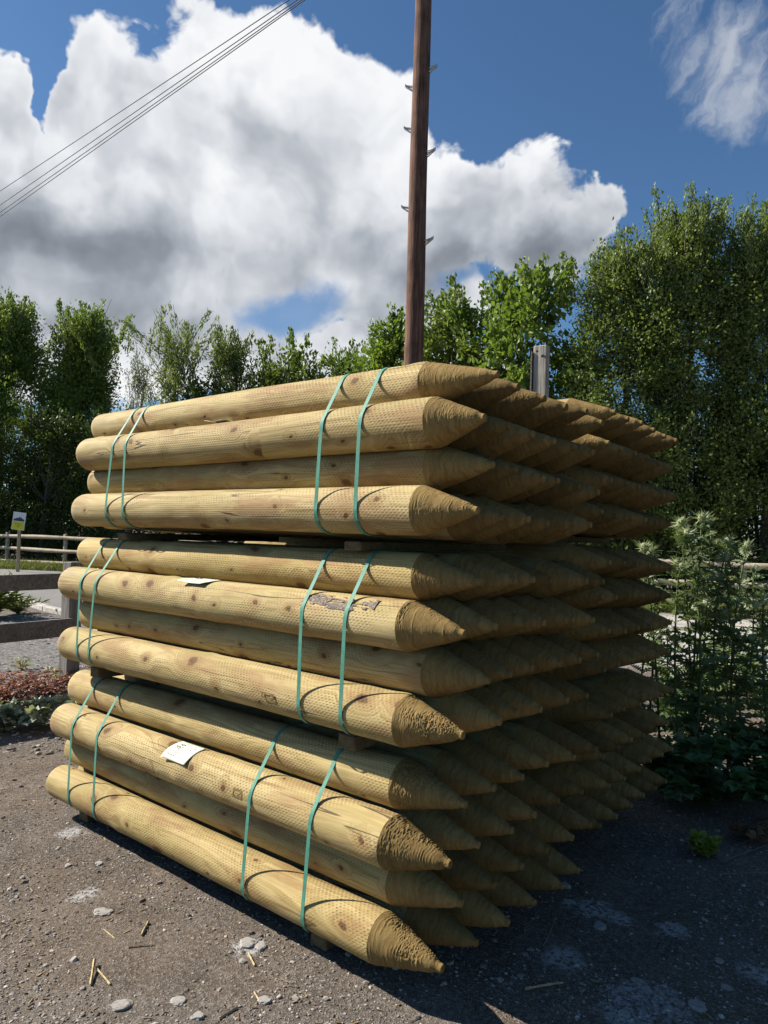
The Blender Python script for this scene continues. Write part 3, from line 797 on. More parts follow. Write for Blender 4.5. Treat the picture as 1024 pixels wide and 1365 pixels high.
def stone(px, py, w, label, flat=.45, seed=0):
    r = np.random.default_rng(1000+seed); g = on_ground(px, py)
    n, m_ = 12, 16; ph = np.linspace(0, PI, n); th = np.arange(m_)*2*PI/m_; PH, TH = np.meshgrid(ph, th, indexing='ij')
    x, y, z = np.sin(PH)*np.cos(TH), np.sin(PH)*np.sin(TH), np.cos(PH)
    q = 1+.42*fbm(x*1.5+seed*3.1+20, y*1.5+z*1.3+20, 3, None, seed)+.22*fbm(x*5+50, y*5+z*4+50, 2, None, seed+3)
    a = r.random()*6.28; ex = .75+.5*r.random()
    x, y = x*ex, y
    V = np.stack([(x*math.cos(a)-y*math.sin(a))*q, (x*math.sin(a)+y*math.cos(a))*q, np.clip(z*q, -.8, .62)*flat], -1).reshape(-1, 3)*w/2
    g[2] = ground_z(g[0], g[1])+w*flat*.02
    w = w*.58; tag(mk('stone', V, grid_faces(n, m_, True)[:, ::-1], M_STONE, None, False, loc=g), label, 'stone', 'loose pale stones on the dirt')
for i, (px, py, w, lab, fl) in enumerate([
    (331, 1257, .060, 'left one of two flat grey stones lying just off the shadow of the lowest post', .35),
    (348, 1261, .052, 'right one of two flat grey stones lying just off the shadow of the lowest post', .4),
    (132, 1151, .034, 'small white stone on the dirt in front of the butt end of the lowest post', .6),
    (91, 1153, .030, 'small pale stone left of the white one on the dirt at the left', .5),
    (163, 1335, .065, 'large pale buff stone by the bottom edge, below the two leaning splinters', .4),
    (137, 1216, .055, 'flat whitish stone on the grey patch of dirt at the left', .3),
    (238, 1331, .048, 'flat pale stone right of the large buff stone near the bottom edge', .3),
    (353, 1332, .040, 'angular light grey stone with straight edges near a wood splinter', .5),
    (264, 1352, .034, 'rounded pale stone at the bottom edge between the buff and angular stones', .7),
    (930, 1341, .055, 'largest pale stone in the shaded ground at the lower right', .5),
    (969, 1316, .034, 'pale oval stone above the largest shaded stone at the lower right', .5),
    (959, 1280, .030, 'small oval stone right of the shaded cement patches', .5),
    (800, 1232, .048, 'pale lump lying on the upper cement patch in the shade', .6),
    (849, 1306, .034, 'whitish stone on the lowest cement patch in the shade', .55),
    (754, 1178, .042, 'tan pebble beside the rearmost visible point of the bottom layer', .8),
    (833, 1350, .036, 'dull pale stone at the bottom edge, left of the lowest cement patch', .5)]):
    stone(px, py, w, lab, fl, i)
def stick(px0, py0, px1, py1, rad, label, c=None, lift=(.0, .0), split=True):
    a, c_ = on_ground(px0, py0), on_ground(px1, py1); a[2] = ground_z(a[0], a[1])+rad*.7+lift[0]; c_[2] = ground_z(c_[0], c_[1])+rad*.7+lift[1]
    t = np.linspace(0, 1, 12)[:, None]; L = np.linalg.norm(c_-a); r = np.random.default_rng(int(px0*7+py0))
    P = a+(c_-a)*t; P[:, :2] += (.03*L*np.sin(t*3+r.random()*6))*np.array([[1, -.6]])
    b = MB(); rr = rad*(1-.5*t[:, 0]) if not split else rad*(.7+.5*r.random(12))
    b.tube(P-a, rr*.75, 6 if not split else 4)
    o = b.build('wood_splinter' if split else 'twig', c or M_SPL, None, False, a)
    tag(o, label, 'splinter' if split else 'twig', 'splinters and twigs on the ground')
M_SPL = bark_mat('splinter_wood', (.33, .24, .12), (.50, .39, .22), False); M_TWIG = bark_mat('twig_bark', (.13, .10, .08), (.24, .20, .17), False)
for a in [(121, 1311, 126, 1283, .006, 'thicker upright-looking splinter of the crossed pair on the dirt at the left', None, (0, .012)),
          (128, 1288, 147, 1311, .005, 'thinner splinter of the crossed pair on the dirt at the left'),
          (189, 1247, 198, 1229, .006, 'short thick splinter pointing away, alone on the dirt at the left'),
          (171, 1264, 206, 1258, .0035, 'long thin splinter lying crosswise on the dirt'),
          (138, 1239, 153, 1252, .003, 'thin slanting splinter between the grey patch and the short thick one'),
          (331, 1269, 340, 1286, .005, 'pale splinter just below the pair of flat grey stones'),
          (292, 1355, 317, 1342, .0045, 'slanting splinter by the bottom edge below the angular stone'),
          (339, 1321, 346, 1332, .004, 'short splinter touching the angular light grey stone')]: stick(*a)
stick(700, 1317, 751, 1311, .007, 'pale flat splinter in the shade beside the cement patch', M_SPL)
for a in [(724, 1258, 742, 1222, .004, 'dark twig on the shaded ground below the points'), (815, 1120, 830, 1140, .004, 'dark bent twig near the rear posts in the shade'),
          (958, 1163, 1040, 1170, .006, 'long grey twig running off the right edge'), (965, 1150, 1030, 1128, .004, 'thin twig slanting up to the right among the leaf litter'),
          (985, 1142, 1004, 1108, .003, 'thin upright twig in the leaf litter at the right'), (945, 1136, 975, 1165, .004, 'crooked twig beside the yellow-green seedling')]:
    stick(*a, M_TWIG, (0, .02), False)

# ------------------------------------------------------------------ utility pole, its steps and wires
PD = 10.6
pb = base(545.5, PD)
top_z = 11.4
pole = tag(empty('utility_pole', pb), 'tall brown wooden telegraph pole with metal climbing steps behind the stack', 'utility pole')
b = MB(); zz = np.linspace(0, top_z-GZ, 40); b.tube(np.stack([.004*np.sin(zz*1.7), .004*np.cos(zz*1.3), zz], 1), .152-.0035*zz, 28)
b.build('shaft', M_POLE, pole, True)
for (px, py, s) in ((577, 82, 1), (548, 103, -1), (545, 161, -1), (575, 197, 1), (541, 270, -1), (573, 318, 1)):
    z = height(px, py, PD)-GZ; zr = .152-.0035*z; dx = r0*s*.95+f0*(-.3 if s > 0 else .3); dx /= np.linalg.norm(dx); sd = np.cross(dx, [0, 0, 1])
    b = MB()
    for q in (-.022, .022):
        b.tube([dx*(zr-.01)+sd*q+[0, 0, z-.06], dx*(zr+.105)+sd*q*.6+[0, 0, z+.02]], .008, 6)
        b.tube([dx*(zr-.01)+sd*q+[0, 0, z+.0], dx*(zr+.115)+sd*q*.6+[0, 0, z+.035]], .008, 6)
    b.tube([dx*(zr+.10)-sd*.03+[0, 0, z+.03], dx*(zr+.10)+sd*.03+[0, 0, z+.03]], .012, 6)
    b.tube([dx*(zr+.11)+[0, 0, z+.02], dx*(zr+.115)+[0, 0, z+.06]], .009, 6)
    b.build('climbing_step', M_STEEL, pole)
wt = at_depth(578, -128, PD)
for i, (y0, lab) in enumerate(((252, 'highest of the four overhead wires at the left edge of the sky'), (270, 'second of the four overhead wires from the top'),
                               (279, 'third of the four overhead wires from the top'), (284, 'lowest of the four overhead wires at the left edge of the sky'))):
    # each wire runs to a house far away beyond the left edge
    a = wt+np.array([0, 0, -.02*i]); c = at_depth(-330, y0+(y0-(-128))/578*330, 34.0)
    t = np.linspace(0, 1, 60)[:, None]; P = a+(c-a)*t; P[:, 2] -= (.12)*4*(t*(1-t))[:, 0]*.5
    b = MB(); b.tube(P-a, .0085, 6); tag(b.build('overhead_wire', M_CABLE, None, True, a), lab, 'wire', 'overhead wires to the pole')

# ------------------------------------------------------------------ fences, post and sign
def upright(parent, name, p, h, w, d, ang, mat_, rot_=0.0, bev=.006):
    b = MB(); R = np.array([[math.cos(ang), -math.sin(ang), 0], [math.sin(ang), math.cos(ang), 0], [0, 0, 1]])
    b.box((0, 0, h/2), w, d, h, R, bev); return b.build(name, mat_, parent, False, p)
ang_f = math.atan2(*( (f0*.83+r0*.56)[[1, 0]] ))
fp = base(101, 6.5); tdir = (f0*.83+r0*.56); ndir = np.array([tdir[1], -tdir[0], 0])
if ndir @ (CAM-fp) < 0: ndir = -ndir
pf = tag(empty('plank_fence', fp), 'low weathered fence of two dark planks on a grey post, left of the stack', 'fence')
for s in (0, -2.4):
    upright(pf, 'post', tdir*s, height(100, 749, 6.5)-GZ, .125, .125, ang_f, M_GREY)
for py, th_ in ((773, .13), (834.5, .15)):
    z = height(70, py, 6.4)-GZ; b = MB(); R = np.stack([tdir, np.cross([0, 0, 1.0], tdir), [0, 0, 1.0]], 1)
    b.box(tdir*(-1.65)+ndir*.083+np.array([0, 0, z]), 3.22, .040, th_, R, .004); b.build('rail', M_GREYD, pf)
tp = base(717.5, 6.6)
hp = height(720, 460, 6.6)-GZ
gp_ = tag(empty('timber_post', tp), 'tall square grey timber post with bolt holes rising behind the stack', 'post')
upright(gp_, 'upright', (0, 0, 0), hp, .12, .10, -YAW-.5, M_GREYL)
upright(gp_, 'batten', tuple(-r0*.072+f0*.02), hp-.05, .012, .09, -YAW-.5, M_GREYD)
M_HOLE = simple('dark_hole', (.02, .018, .016), .9)
A_ = -YAW-.5
R_ = np.array([[math.cos(A_), -math.sin(A_), 0], [math.sin(A_), math.cos(A_), 0], [0, 0, 1]])
for dx, dz in ((-.022, .055), (.026, .105)):
    b = MB(); c = R_@np.array([dx, -.0665, 0])+[0, 0, hp-dz]; d = R_@np.array([0, -.003, 0]); b.tube([c-d*0+R_@np.array([0, .006, 0]), c+d], .010, 12); b.build('bolt_hole', M_HOLE, gp_)

M_RAIL = bark_mat('pale_round_rail', (.33, .265, .19), (.58, .50, .39), False)
FA = base(-330, 25.5); 
pl, pr = base(30, 24.5), base(960, 15.0); dirf = (pr-pl)/np.linalg.norm(pr-pl)
fa, fb_ = pl-dirf*9, pr+dirf*6; LF = np.linalg.norm(fb_-fa)
rf = tag(empty('rail_fence', fa), 'long pale round-rail fence running in front of the hedge', 'fence')
npst = int(LF/2.6)
for k in range(npst+1):
    b = MB(); b.tube([[0, 0, -.1], [0, 0, 1.12]], .065, 10); b.build('post', M_RAIL, rf, True, tuple(dirf*LF*k/npst))
nd_ = np.array([dirf[1], -dirf[0], 0]); nd_ = nd_ if nd_@(CAM-pl) > 0 else -nd_
for z in (1.0, .59, .18):
    b = MB(); s = np.linspace(0, LF, 60); P = dirf*s[:, None]+nd_*.10+np.array([0, 0, z]); P[:, 2] += .012*np.sin(s*1.1+z*9); b.tube(P, .062+.006*np.sin(s*2+z), 10); b.build('rail', M_RAIL, rf, True)

sb = base(26, 21.6)
sg = tag(empty('sign', sb), 'small white and yellow notice board on a wooden stake by the far fence', 'sign')
zt = height(29, 683, 21.6)-GZ; zb2 = height(29, 706.5, 21.6)-GZ; sw = 17*21.6/F_PX
upright(sg, 'stake', tuple(f0*.06), zt-.12, .09, .05, -YAW, bark_mat('stake_wood', (.30, .24, .15), (.42, .35, .24)))
RS = np.array([[math.cos(-YAW), -math.sin(-YAW), 0], [math.sin(-YAW), math.cos(-YAW), 0], [0, 0, 1]]); RS = RS@np.array([[math.cos(.1), 0, math.sin(.1)], [0, 1, 0], [-math.sin(.1), 0, math.cos(.1)]])
RS = np.asarray(RS)
def panel(name, x0, x1, z0, z1, mat_, y, th_=.012):
    b = MB(); b.box(RS@np.array([(x0+x1)/2, y, (z0+z1)/2]), x1-x0, th_, z1-z0, RS, .001); return b.build(name, mat_, sg, False, (0, 0, (zt+zb2)/2))
hh = (zt-zb2)/2
M_SGW = simple('sign_white', (.70, .72, .74), .5, .05); M_SGY = simple('sign_yellow', (.62, .60, .04), .5, .08); M_SGK = simple('sign_dark', (.06, .07, .09), .6)
panel('board', -sw/2, sw/2, -hh, hh, M_SGW, 0)
panel('yellow_panel', -sw/2+.012, sw/2-.012, -hh+.012, -.02, M_SGY, -.008, .004)
b = MB(); n = 14; xs_ = np.linspace(-sw/2+.03, sw/2-.03, n); top = .045+.06*np.abs(np.array([.1, .4, .2, .6, .9, .5, 1.1, 1.5, .9, 1.2, .7, .3, .5, .1]))
V = np.concatenate([np.stack([xs_, np.full(n, -.009), np.full(n, .0)], 1), np.stack([xs_, np.full(n, -.009), top], 1)])@RS.T
b.add(V, [[i, i+1, n+i+1, n+i] for i in range(n-1)]); b.build('picture', M_SGK, sg, False, (0, 0, (zt+zb2)/2))
b = MB()
for k, (w0, w1) in enumerate(((-.11, .10), (-.09, .11), (-.03, .03))):
    zc = -.07-.045*k; b.box(RS@np.array([(w0+w1)/2, -.0115, zc]), w1-w0, .002, .012 if k < 2 else .03, RS)
b.build('small_print', simple('sign_print', (.25, .25, .05), .6), sg, False, (0, 0, (zt+zb2)/2))
# ------------------------------------------------------------------ vegetation
def leaf_quads(C, D, N, L, W, fold=.25):
    """rhombic leaves, folded along the midrib: centres C, axis D, normal N"""
    D = D/(np.linalg.norm(D, axis=1)[:, None]+1e-9); S = np.cross(D, N); S /= np.linalg.norm(S, axis=1)[:, None]+1e-9; N2 = np.cross(S, D)
    L = L[:, None]; W = W[:, None]
    p0 = C-D*L*.5; p1 = C+S*W*.5-D*L*.06+N2*W*fold*.5; p2 = C+D*L*.5; p3 = C-S*W*.5-D*L*.06+N2*W*fold*.5
    V = np.stack([p0, p1, p2, p3], 1).reshape(-1, 3); i = np.arange(len(C))[:, None]*4
    return V, np.concatenate([i+0, i+1, i+2, i+3], 1)
def rnd_dir(r, n):
    v = r.normal(size=(n, 3)); return v/np.linalg.norm(v, axis=1)[:, None]
class Leaves:
    def __init__(s): s.V = []; s.F = []; s.n = 0
    def add(s, r, C, L, W, up=.5, D=None, droop=.0):
        n = len(C); N = rnd_dir(r, n)+[0, 0, up*1.6]; D = rnd_dir(r, n) if D is None else D+rnd_dir(r, n)*.6
        D = D-np.array([0, 0, droop]); l = L*(.6+.7*r.random(n)); V, F_ = leaf_quads(C, D, N, l, l*W)
        s.V.append(V); s.F.append(F_+s.n); s.n += len(V)
    def build(s, name, mat_, parent): return mk(name, np.concatenate(s.V), np.concatenate(s.F), mat_, parent, False)
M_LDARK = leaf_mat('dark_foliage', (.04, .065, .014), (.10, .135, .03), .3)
M_LMID = leaf_mat('mid_foliage', (.095, .145, .028), (.215, .28, .06), .36)
M_LLIGHT = leaf_mat('bright_foliage', (.095, .155, .028), (.225, .305, .065), .38)
M_LWIL = leaf_mat('willow_foliage', (.105, .145, .04), (.25, .30, .105), .35)
M_LSIL = leaf_mat('silvery_foliage', (.12, .15, .10), (.26, .29, .20), .25)
M_LBIR = leaf_mat('birch_foliage', (.105, .15, .04), (.225, .285, .085), .36)
M_TRUNK = bark_mat('tree_bark', (.06, .05, .042), (.16, .14, .12))
def tree(name, label, px, depth, top_py, R, nclump, nleaf, Lsz, Wr, m_leaf, seed, z0=.12, cl=.55, shoots=10, prof=1.0, flat=.8, lean=0.0, cat='tree', low_skirt=True, shootlen=.16, Rd=None, taper=0.0, sway=.22):
    r = np.random.default_rng(seed); b0 = base(px, depth); H = height(px, top_py, depth)-GZ
    o = tag(empty(name, b0), label, cat, 'trees and bushes of the hedge' if cat != 'tree' else 'trees beyond the far fence')
    Rd = Rd or R*.8
    h = z0+(1-z0-.05)*r.random(nclump)**.9
    pr = np.sin(np.clip((h-z0+.12)/(1.12-z0), 0, 1)**prof*PI*.92+.12)**.75
    if taper: pr = np.minimum(pr, np.maximum(.08, (1.04-h)*taper))
    a = r.random(nclump)*2*PI; q = np.sqrt(r.random(nclump))*.35+.65*r.random(nclump)**.25
    lat = np.cos(a)*q*R*pr; dep = np.sin(a)*q*Rd*pr
    C = r0*lat[:, None]+f0*dep[:, None]+np.stack([0*h, 0*h, h*H*.93], 1)+r0*(lean*h*H)[:, None]
    Lv = Leaves(); Br = MB(); tr = .035*H**.9*.5
    tk = np.linspace(0, 1, 12); tp_ = np.stack([.08*np.sin(tk*5+seed), .08*np.cos(tk*4+seed), tk*H*.86], 1)+r0*(lean*tk*H*.86)[:, None]
    Br.tube(tp_, tr*(1-.88*tk)+.008, 9)
    for c, hh_ in zip(C, h):
        n = int(nleaf*(.5+r.random())); s = cl*(.55+.8*r.random())
        # leaves strung on a few twigs of this clump
        nt_ = max(3, n//22); dirs = rnd_dir(r, nt_)*np.array([1, 1, flat])+[0, 0, .35]
        k = r.integers(0, nt_, n); t = r.random(n)**.6
        P = c+dirs[k]*(t*s*1.25)[:, None]+r.normal(size=(n, 3))*s*.22
        Lv.add(r, P, Lsz, Wr, .6, dirs[k], .1)
    order = r.permutation(nclump)[:min(nclump, 22)]
    for i in order:
        c = C[i]; s0 = max(.05, min(.8, h[i]-.22-.1*r.random())); a_ = tp_[int(s0*11)]; t = np.linspace(0, 1, 7)[:, None]
        P = a_+(c-a_)*t; P[:, 2] -= (np.linalg.norm(c-a_)*.12)*np.sin(t[:, 0]*PI); P += r.normal(size=P.shape)*.03*np.array([1, 1, 1])*(t*(1-t))*4
        Br.tube(P, (.22*tr*(1-.85*t[:, 0])+.004), 5, False)
    for k in range(shoots):                      # leading shoots that break the outline
        i = int(np.argmax(h*0+C[:, 2]*(.4+.8*r.random(nclump)))); c = C[i]+r.normal(size=3)*[.25*R, .25*Rd, .1]
        L_ = H*shootlen*(.5+r.random()); d = np.array([0, 0, 1.0])+r.normal(size=3)*sway+r0*lean*.8; d /= np.linalg.norm(d)
        if c[2]+L_*d[2] > H*1.0: c = c-np.array([0, 0, c[2]+L_*d[2]-H*(.9+.1*r.random())])
        t = np.linspace(0, 1, 8)[:, None]; P = c+d*L_*t+r0*(.06*L_*t**2)*r.normal(); Br.tube(P, .012*(1-.8*t[:, 0])+.003, 4, False)
        n = int(L_/Lsz*11); tt = r.random(n); Q = c+d*L_*tt[:, None]+r.normal(size=(n, 3))*(.05+.14*cl*(1-tt[:, None])); Lv.add(r, Q, Lsz, Wr, .4, np.tile(d, (n, 1)), .0)
    Br.build('trunk', M_TRUNK, o, True); Lv.build('crown', m_leaf, o)
    return o
# left group
tree('broadleaf_tree', 'big dark feathery tree at the left edge of the photo, tallest of the left group', -5, 29.5, 390, 3.5, 260, 380, .14, .45, M_LMID, 11, .02, .6, 60, .8, 1.2, .0, Rd=2.4, taper=1.9)
tree('broadleaf_tree', 'dark feathery tree with a pointed top, second from the left edge', 95, 29.5, 402, 2.7, 230, 380, .14, .45, M_LMID, 12, .02, .55, 40, .75, 1.2, .03, Rd=2.4, taper=1.0)
tree('broadleaf_tree', 'dark dense tree filling behind the two feathery ones, left edge of the hedge', -150, 31, 420, 3.7, 150, 260, .18, .45, M_LMID, 13, .02, .8, 20, .8)
tree('silvery_bush', 'thin silvery shrub leaning out right of the dark left-hand trees', 172, 26, 472, .95, 26, 90, .09, .28, M_LSIL, 14, .12, .42, 18, .8, 1.1, .05, cat='shrub')
tree('willow_sapling', 'sparse wispy willow leaning left above the top post', 232, 25, 412, 1.35, 34, 90, .16, .26, M_LWIL, 15, .10, .5, 24, .7, 1.3, -.03, shootlen=.24, sway=.42, taper=1.6)
tree('broadleaf_tree', 'mid green upright bushy tree right of the wispy willow', 305, 25.5, 434, 1.3, 95, 160, .13, .40, M_LWIL, 16, .08, .45, 20, .75, 1.2)
tree('broadleaf_tree', 'dark rounded leafy tree above the middle of the top post', 372, 25, 446, 1.6, 120, 140, .15, .55, M_LMID, 17, .08, .5, 12, .8)
tree('broadleaf_tree', 'small light green tree between the dark rounded one and the pole', 448, 25, 450, 1.6, 100, 140, .15, .45, M_LLIGHT, 18, .08, .45, 14, .8)
tree('broadleaf_tree', 'bright green tree just left of the telegraph pole', 520, 20, 402, 1.3, 100, 130, .14, .6, M_LLIGHT, 19, .06, .4, 14, .75)
tree('broadleaf_tree', 'bright green conical tree just right of the telegraph pole', 606, 19, 368, 1.75, 160, 150, .14, .6, M_LMID, 20, .06, .45, 12, .9, shootlen=.10)
tree('sycamore_tree', 'loose large-leaved sycamore with upright shoots left of the square grey post', 702, 17.5, 342, 1.6, 120, 95, .15, .75, M_LLIGHT, 21, .08, .45, 26, .95, 1.1, shootlen=.13)
# birches on the right
tree('birch_tree', 'leafy birch with sloping left shoulder, first of the tall right-hand trees', 830, 16.5, 303, 1.5, 190, 300, .08, .6, M_LBIR, 22, .03, .40, 46, .75, 1.1, shootlen=.14, taper=3.2, Rd=1.0)
tree('birch_tree', 'tallest birch with a narrow peaked top above the thistle', 912, 16.3, 258, 1.5, 200, 320, .08, .6, M_LBIR, 23, .03, .40, 54, .72, 1.1, shootlen=.14, taper=2.6, Rd=1.0)
tree('birch_tree', 'tall birch cut by the right edge of the photo', 1020, 16.0, 262, 1.5, 200, 320, .08, .6, M_LBIR, 24, .03, .40, 50, .72, 1.1, shootlen=.14, taper=2.6, Rd=1.0)
tree('birch_tree', 'birch just outside the right edge, its branches reaching in', 1140, 16.0, 285, 1.5, 120, 200, .08, .62, M_LMID, 25, .03, .45, 30, .72, Rd=1.0)
# dark under-storey of the hedge
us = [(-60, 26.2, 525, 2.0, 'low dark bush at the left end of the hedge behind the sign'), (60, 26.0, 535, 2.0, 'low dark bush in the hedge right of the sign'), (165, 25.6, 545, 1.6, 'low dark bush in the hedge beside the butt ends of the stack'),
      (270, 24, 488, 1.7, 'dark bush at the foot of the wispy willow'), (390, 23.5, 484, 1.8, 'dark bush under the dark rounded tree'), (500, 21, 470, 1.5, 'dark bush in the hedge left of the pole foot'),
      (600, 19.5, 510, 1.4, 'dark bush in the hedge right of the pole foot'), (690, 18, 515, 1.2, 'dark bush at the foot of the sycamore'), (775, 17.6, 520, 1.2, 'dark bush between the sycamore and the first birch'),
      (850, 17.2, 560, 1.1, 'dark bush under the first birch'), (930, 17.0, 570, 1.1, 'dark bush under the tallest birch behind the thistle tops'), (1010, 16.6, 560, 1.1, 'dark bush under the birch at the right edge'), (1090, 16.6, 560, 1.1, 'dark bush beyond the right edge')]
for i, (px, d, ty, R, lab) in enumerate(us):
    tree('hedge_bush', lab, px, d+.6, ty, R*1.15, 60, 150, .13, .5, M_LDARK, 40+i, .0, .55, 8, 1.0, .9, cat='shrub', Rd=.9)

# unseen birch copies, added right of the picture to block low sky light
src = bpy.data.objects['birch_tree']; 
def copy_thing(o, loc, rz, label, cat, grp):
    c = o.copy(); col.objects.link(c); c.location = [float(v) for v in loc]; c.rotation_euler = (0, 0, rz); tag(c, label, cat, grp)
    for ch in [q for q in bpy.data.objects if q.parent == o]:
        k = ch.copy(); col.objects.link(k); k.parent = c
for i, (lat, dep, lab) in enumerate([(11.0, 13.0, 'unseen birch added to block sky light, first of the row along the right side'), (12.0, 9.5, 'unseen birch added to block sky light, second of the row along the right side'),
        (12.0, 6.0, 'unseen birch added to block sky light, third of the row along the right side'), (11.5, 2.5, 'unseen birch added to block sky light, level with the stack'),
        (10.5, -1.0, 'unseen birch added to block sky light, right of the picture, nearest the viewer'), (8.5, -4.0, 'unseen birch added to block sky light behind the viewer, last of the row')]):
    p = CAM+f0*dep+r0*lat; p[2] = GZ; copy_thing(src, p, i*1.3, lab, 'tree', 'trees beyond the far fence')
# verges: nobody could count the blades
def grass_strip(name, pts, width, n, hgt, m_, seed, kind_=True):
    r = np.random.default_rng(seed); P = np.array([on_ground(a, c) for a, c in pts]); seg = np.linalg.norm(np.diff(P, axis=0), axis=1); cum = np.concatenate([[0], np.cumsum(seg)])
    s = r.random(n)*cum[-1]; C = np.stack([np.interp(s, cum, P[:, k]) for k in range(3)], 1)
    C[:, :2] += (r.random((n, 1))-.5)*width*np.array([f0[:2]]); C[:, 2] = GZ
    hh_ = hgt*(.4+.9*r.random(n)); d = r.normal(size=(n, 3))*.45+[0, 0, 1]; d /= np.linalg.norm(d, axis=1)[:, None]; w = .010+.012*r.random(n)
    S = rnd_dir(r, n)*np.array([1, 1, 0]); S /= np.linalg.norm(S, axis=1)[:, None]+1e-9
    bend = rnd_dir(r, n)*.35*hh_[:, None]
    V = np.stack([C-S*w[:, None]*.5, C+S*w[:, None]*.5, C+d*hh_[:, None]*.6+S*w[:, None]*.4, C+d*hh_[:, None]*.6-S*w[:, None]*.4, C+d*hh_[:, None]+bend*.6], 1).reshape(-1, 3)
    i = np.arange(n)[:, None]*5
    o = mk(name, V, [np.concatenate([i, i+1, i+2, i+3], 1), np.concatenate([i+3, i+2, i+4], 1)], m_, None, False)
    return kind(o, 'stuff') if kind_ else o
M_GRASS = leaf_mat('verge_grass', (.08, .105, .026), (.22, .24, .075), .3); M_WEED = leaf_mat('dry_weeds', (.12, .11, .05), (.30, .26, .13), .3)
grass_strip('verge_grass', [(-250, 752), (-60, 754.5), (30, 757.5), (110, 761), (300, 770)], 1.6, 16000, .27, M_GRASS, 61)
grass_strip('verge_grass', [(760, 806), (860, 812), (950, 819), (1040, 825), (1200, 838)], 1.1, 8000, .34, M_GRASS, 62)
grass_strip('verge_weeds', [(-200, 747), (0, 750), (90, 753)], .8, 800, .55, M_WEED, 63)

# --- plants with leaves of their own shape
def leaf_shape(prof, L, wv=.2, curl=.25):
    """prof: half widths along the midrib (fractions of L)"""
    n = len(prof); t = np.linspace(0, 1, n); V = []
    for k in range(n):
        w = prof[k]*L; x = t[k]*L; z = -curl*L*t[k]**2
        V += [(x, -w, z+abs(w)*wv), (x, 0, z), (x, w, z+abs(w)*wv)]
    F_ = []
    for k in range(n-1):
        a = 3*k; F_ += [[a, a+1, a+4, a+3], [a+1, a+2, a+5, a+4]]
    return np.array(V), np.array(F_)
SPINY = [.02, .16, .035, .21, .04, .22, .04, .19, .035, .14, .03, .08, .0]
OVATE = [.02, .20, .31, .36, .34, .27, .17, .07, .0]
LANCE = [.02, .08, .11, .115, .10, .075, .05, .02, .0]
LOBED = [.02, .25, .40, .30, .44, .34, .30, .14, .0]
def frame(d, upv):
    d = d/np.linalg.norm(d); s = np.cross(upv, d); s = s/(np.linalg.norm(s)+1e-9); return np.stack([d, s, np.cross(d, s)], 1)
class Plant:
    def __init__(s, seed): s.r = np.random.default_rng(seed); s.stem = MB(); s.leaf = MB()
    def add_leaf(s, p, d, prof, L, curl=.25, roll=.5):
        V, F_ = leaf_shape(prof, L*(.75+.5*s.r.random()), .25, curl*(.5+s.r.random()))
        R = frame(np.asarray(d, float), np.array([0, 0, 1.0])+s.r.normal(size=3)*roll); s.leaf.add(V@R.T+p, F_)
M_THL = leaf_mat('thistle_leaf', (.09, .135, .06), (.20, .25, .12), .3); M_THS = simple('thistle_stem', (.10, .14, .06), .7, .2)
M_THH = leaf_mat('thistle_head', (.22, .27, .13), (.46, .50, .32), .3)
def flower_head(parent, p, s, r):
    b = MB(); n, m_ = 7, 10; PH, TH = np.meshgrid(np.linspace(0, PI, n), np.arange(m_)*2*PI/m_, indexing='ij')
    V = np.stack([np.sin(PH)*np.cos(TH)*s*.85, np.sin(PH)*np.sin(TH)*s*.85, np.cos(PH)*s], -1).reshape(-1, 3); b.add(V, grid_faces(n, m_, True))
    for d in rnd_dir(r, 70):
        if d[2] < -.75: continue
        q = np.cross(d, rnd_dir(r, 1)[0]); q /= np.linalg.norm(q); L_ = s*(1.0+1.1*r.random())*(1.0 if d[2] < .6 else .55)
        b.add([d*s*.75-q*s*.10, d*s*.75+q*s*.10, d*(s*.8+L_)+np.array([0, 0, .15*L_])], [[0, 1, 2]])
    b.build('flower_head', M_THH, parent, False, p)
def thistle(label, px, py, depth, top_py, seed, heads, spread=.22, nst=3, leafL=.20):
    g = base(px, depth); P = Plant(seed); r = P.r; o = tag(empty('thistle', g), label, 'thistle', 'thistles at the right of the stack')
    hd = []
    for k, (hx, hy) in enumerate(heads):
        tip = at_depth(hx, hy, depth+.15*r.normal())-g; n = 24; t = np.linspace(0, 1, n)[:, None]
        root = np.array([*(r.normal(size=2)*.05), 0]); mid = np.array([tip[0]*.35, tip[1]*.35, tip[2]*.5])+r.normal(size=3)*[.10, .10, .03]; root = root+np.array([tip[0], tip[1], 0])*(.35*r.random())
        C = (1-t)**2*root+2*t*(1-t)*mid+t**2*tip
        if k % 2 == 0 or k < 2: P.stem.tube(C, .006*(1-.6*t[:, 0])+.002, 6)
        else: C = C[n//2:]; P.stem.tube(C, .006*(1-.5*np.linspace(0, 1, len(C))), 6)
        hd.append(tip); ang = r.random()*6
        for i in range(2, len(C)-1):
            for _ in range(2 if i < len(C)*.75 else 3):
                ang += 2.4; f = i/len(C); d = np.array([math.cos(ang), math.sin(ang), .35+.5*f]); L_ = leafL*(1.15-.75*f)
                P.add_leaf(C[i], d, SPINY, L_, .45, .5)
            if i > len(C)*.55 and r.random() < .45:   # side branches with small buds
                d = np.array([math.cos(ang+1), math.sin(ang+1), .9]); d /= np.linalg.norm(d); q = C[i]+d*(.06+.10*r.random())
                P.stem.tube([C[i], (C[i]+q)/2+[0, 0, .0], q], .003, 5); 
                for z in range(5): P.add_leaf(C[i]+(q-C[i])*(.3+.15*z), rnd_dir(r, 1)[0]+[0, 0, .5], SPINY, .07, .3, .6)
                if r.random() < .5: hd.append(q)
    P.stem.build('stem', M_THS, o, True); P.leaf.build('foliage', M_THL, o)
    for k, p in enumerate(hd): flower_head(o, tuple(p), (.027 if k < len(heads) else .015)*(.8+.4*r.random()), r)
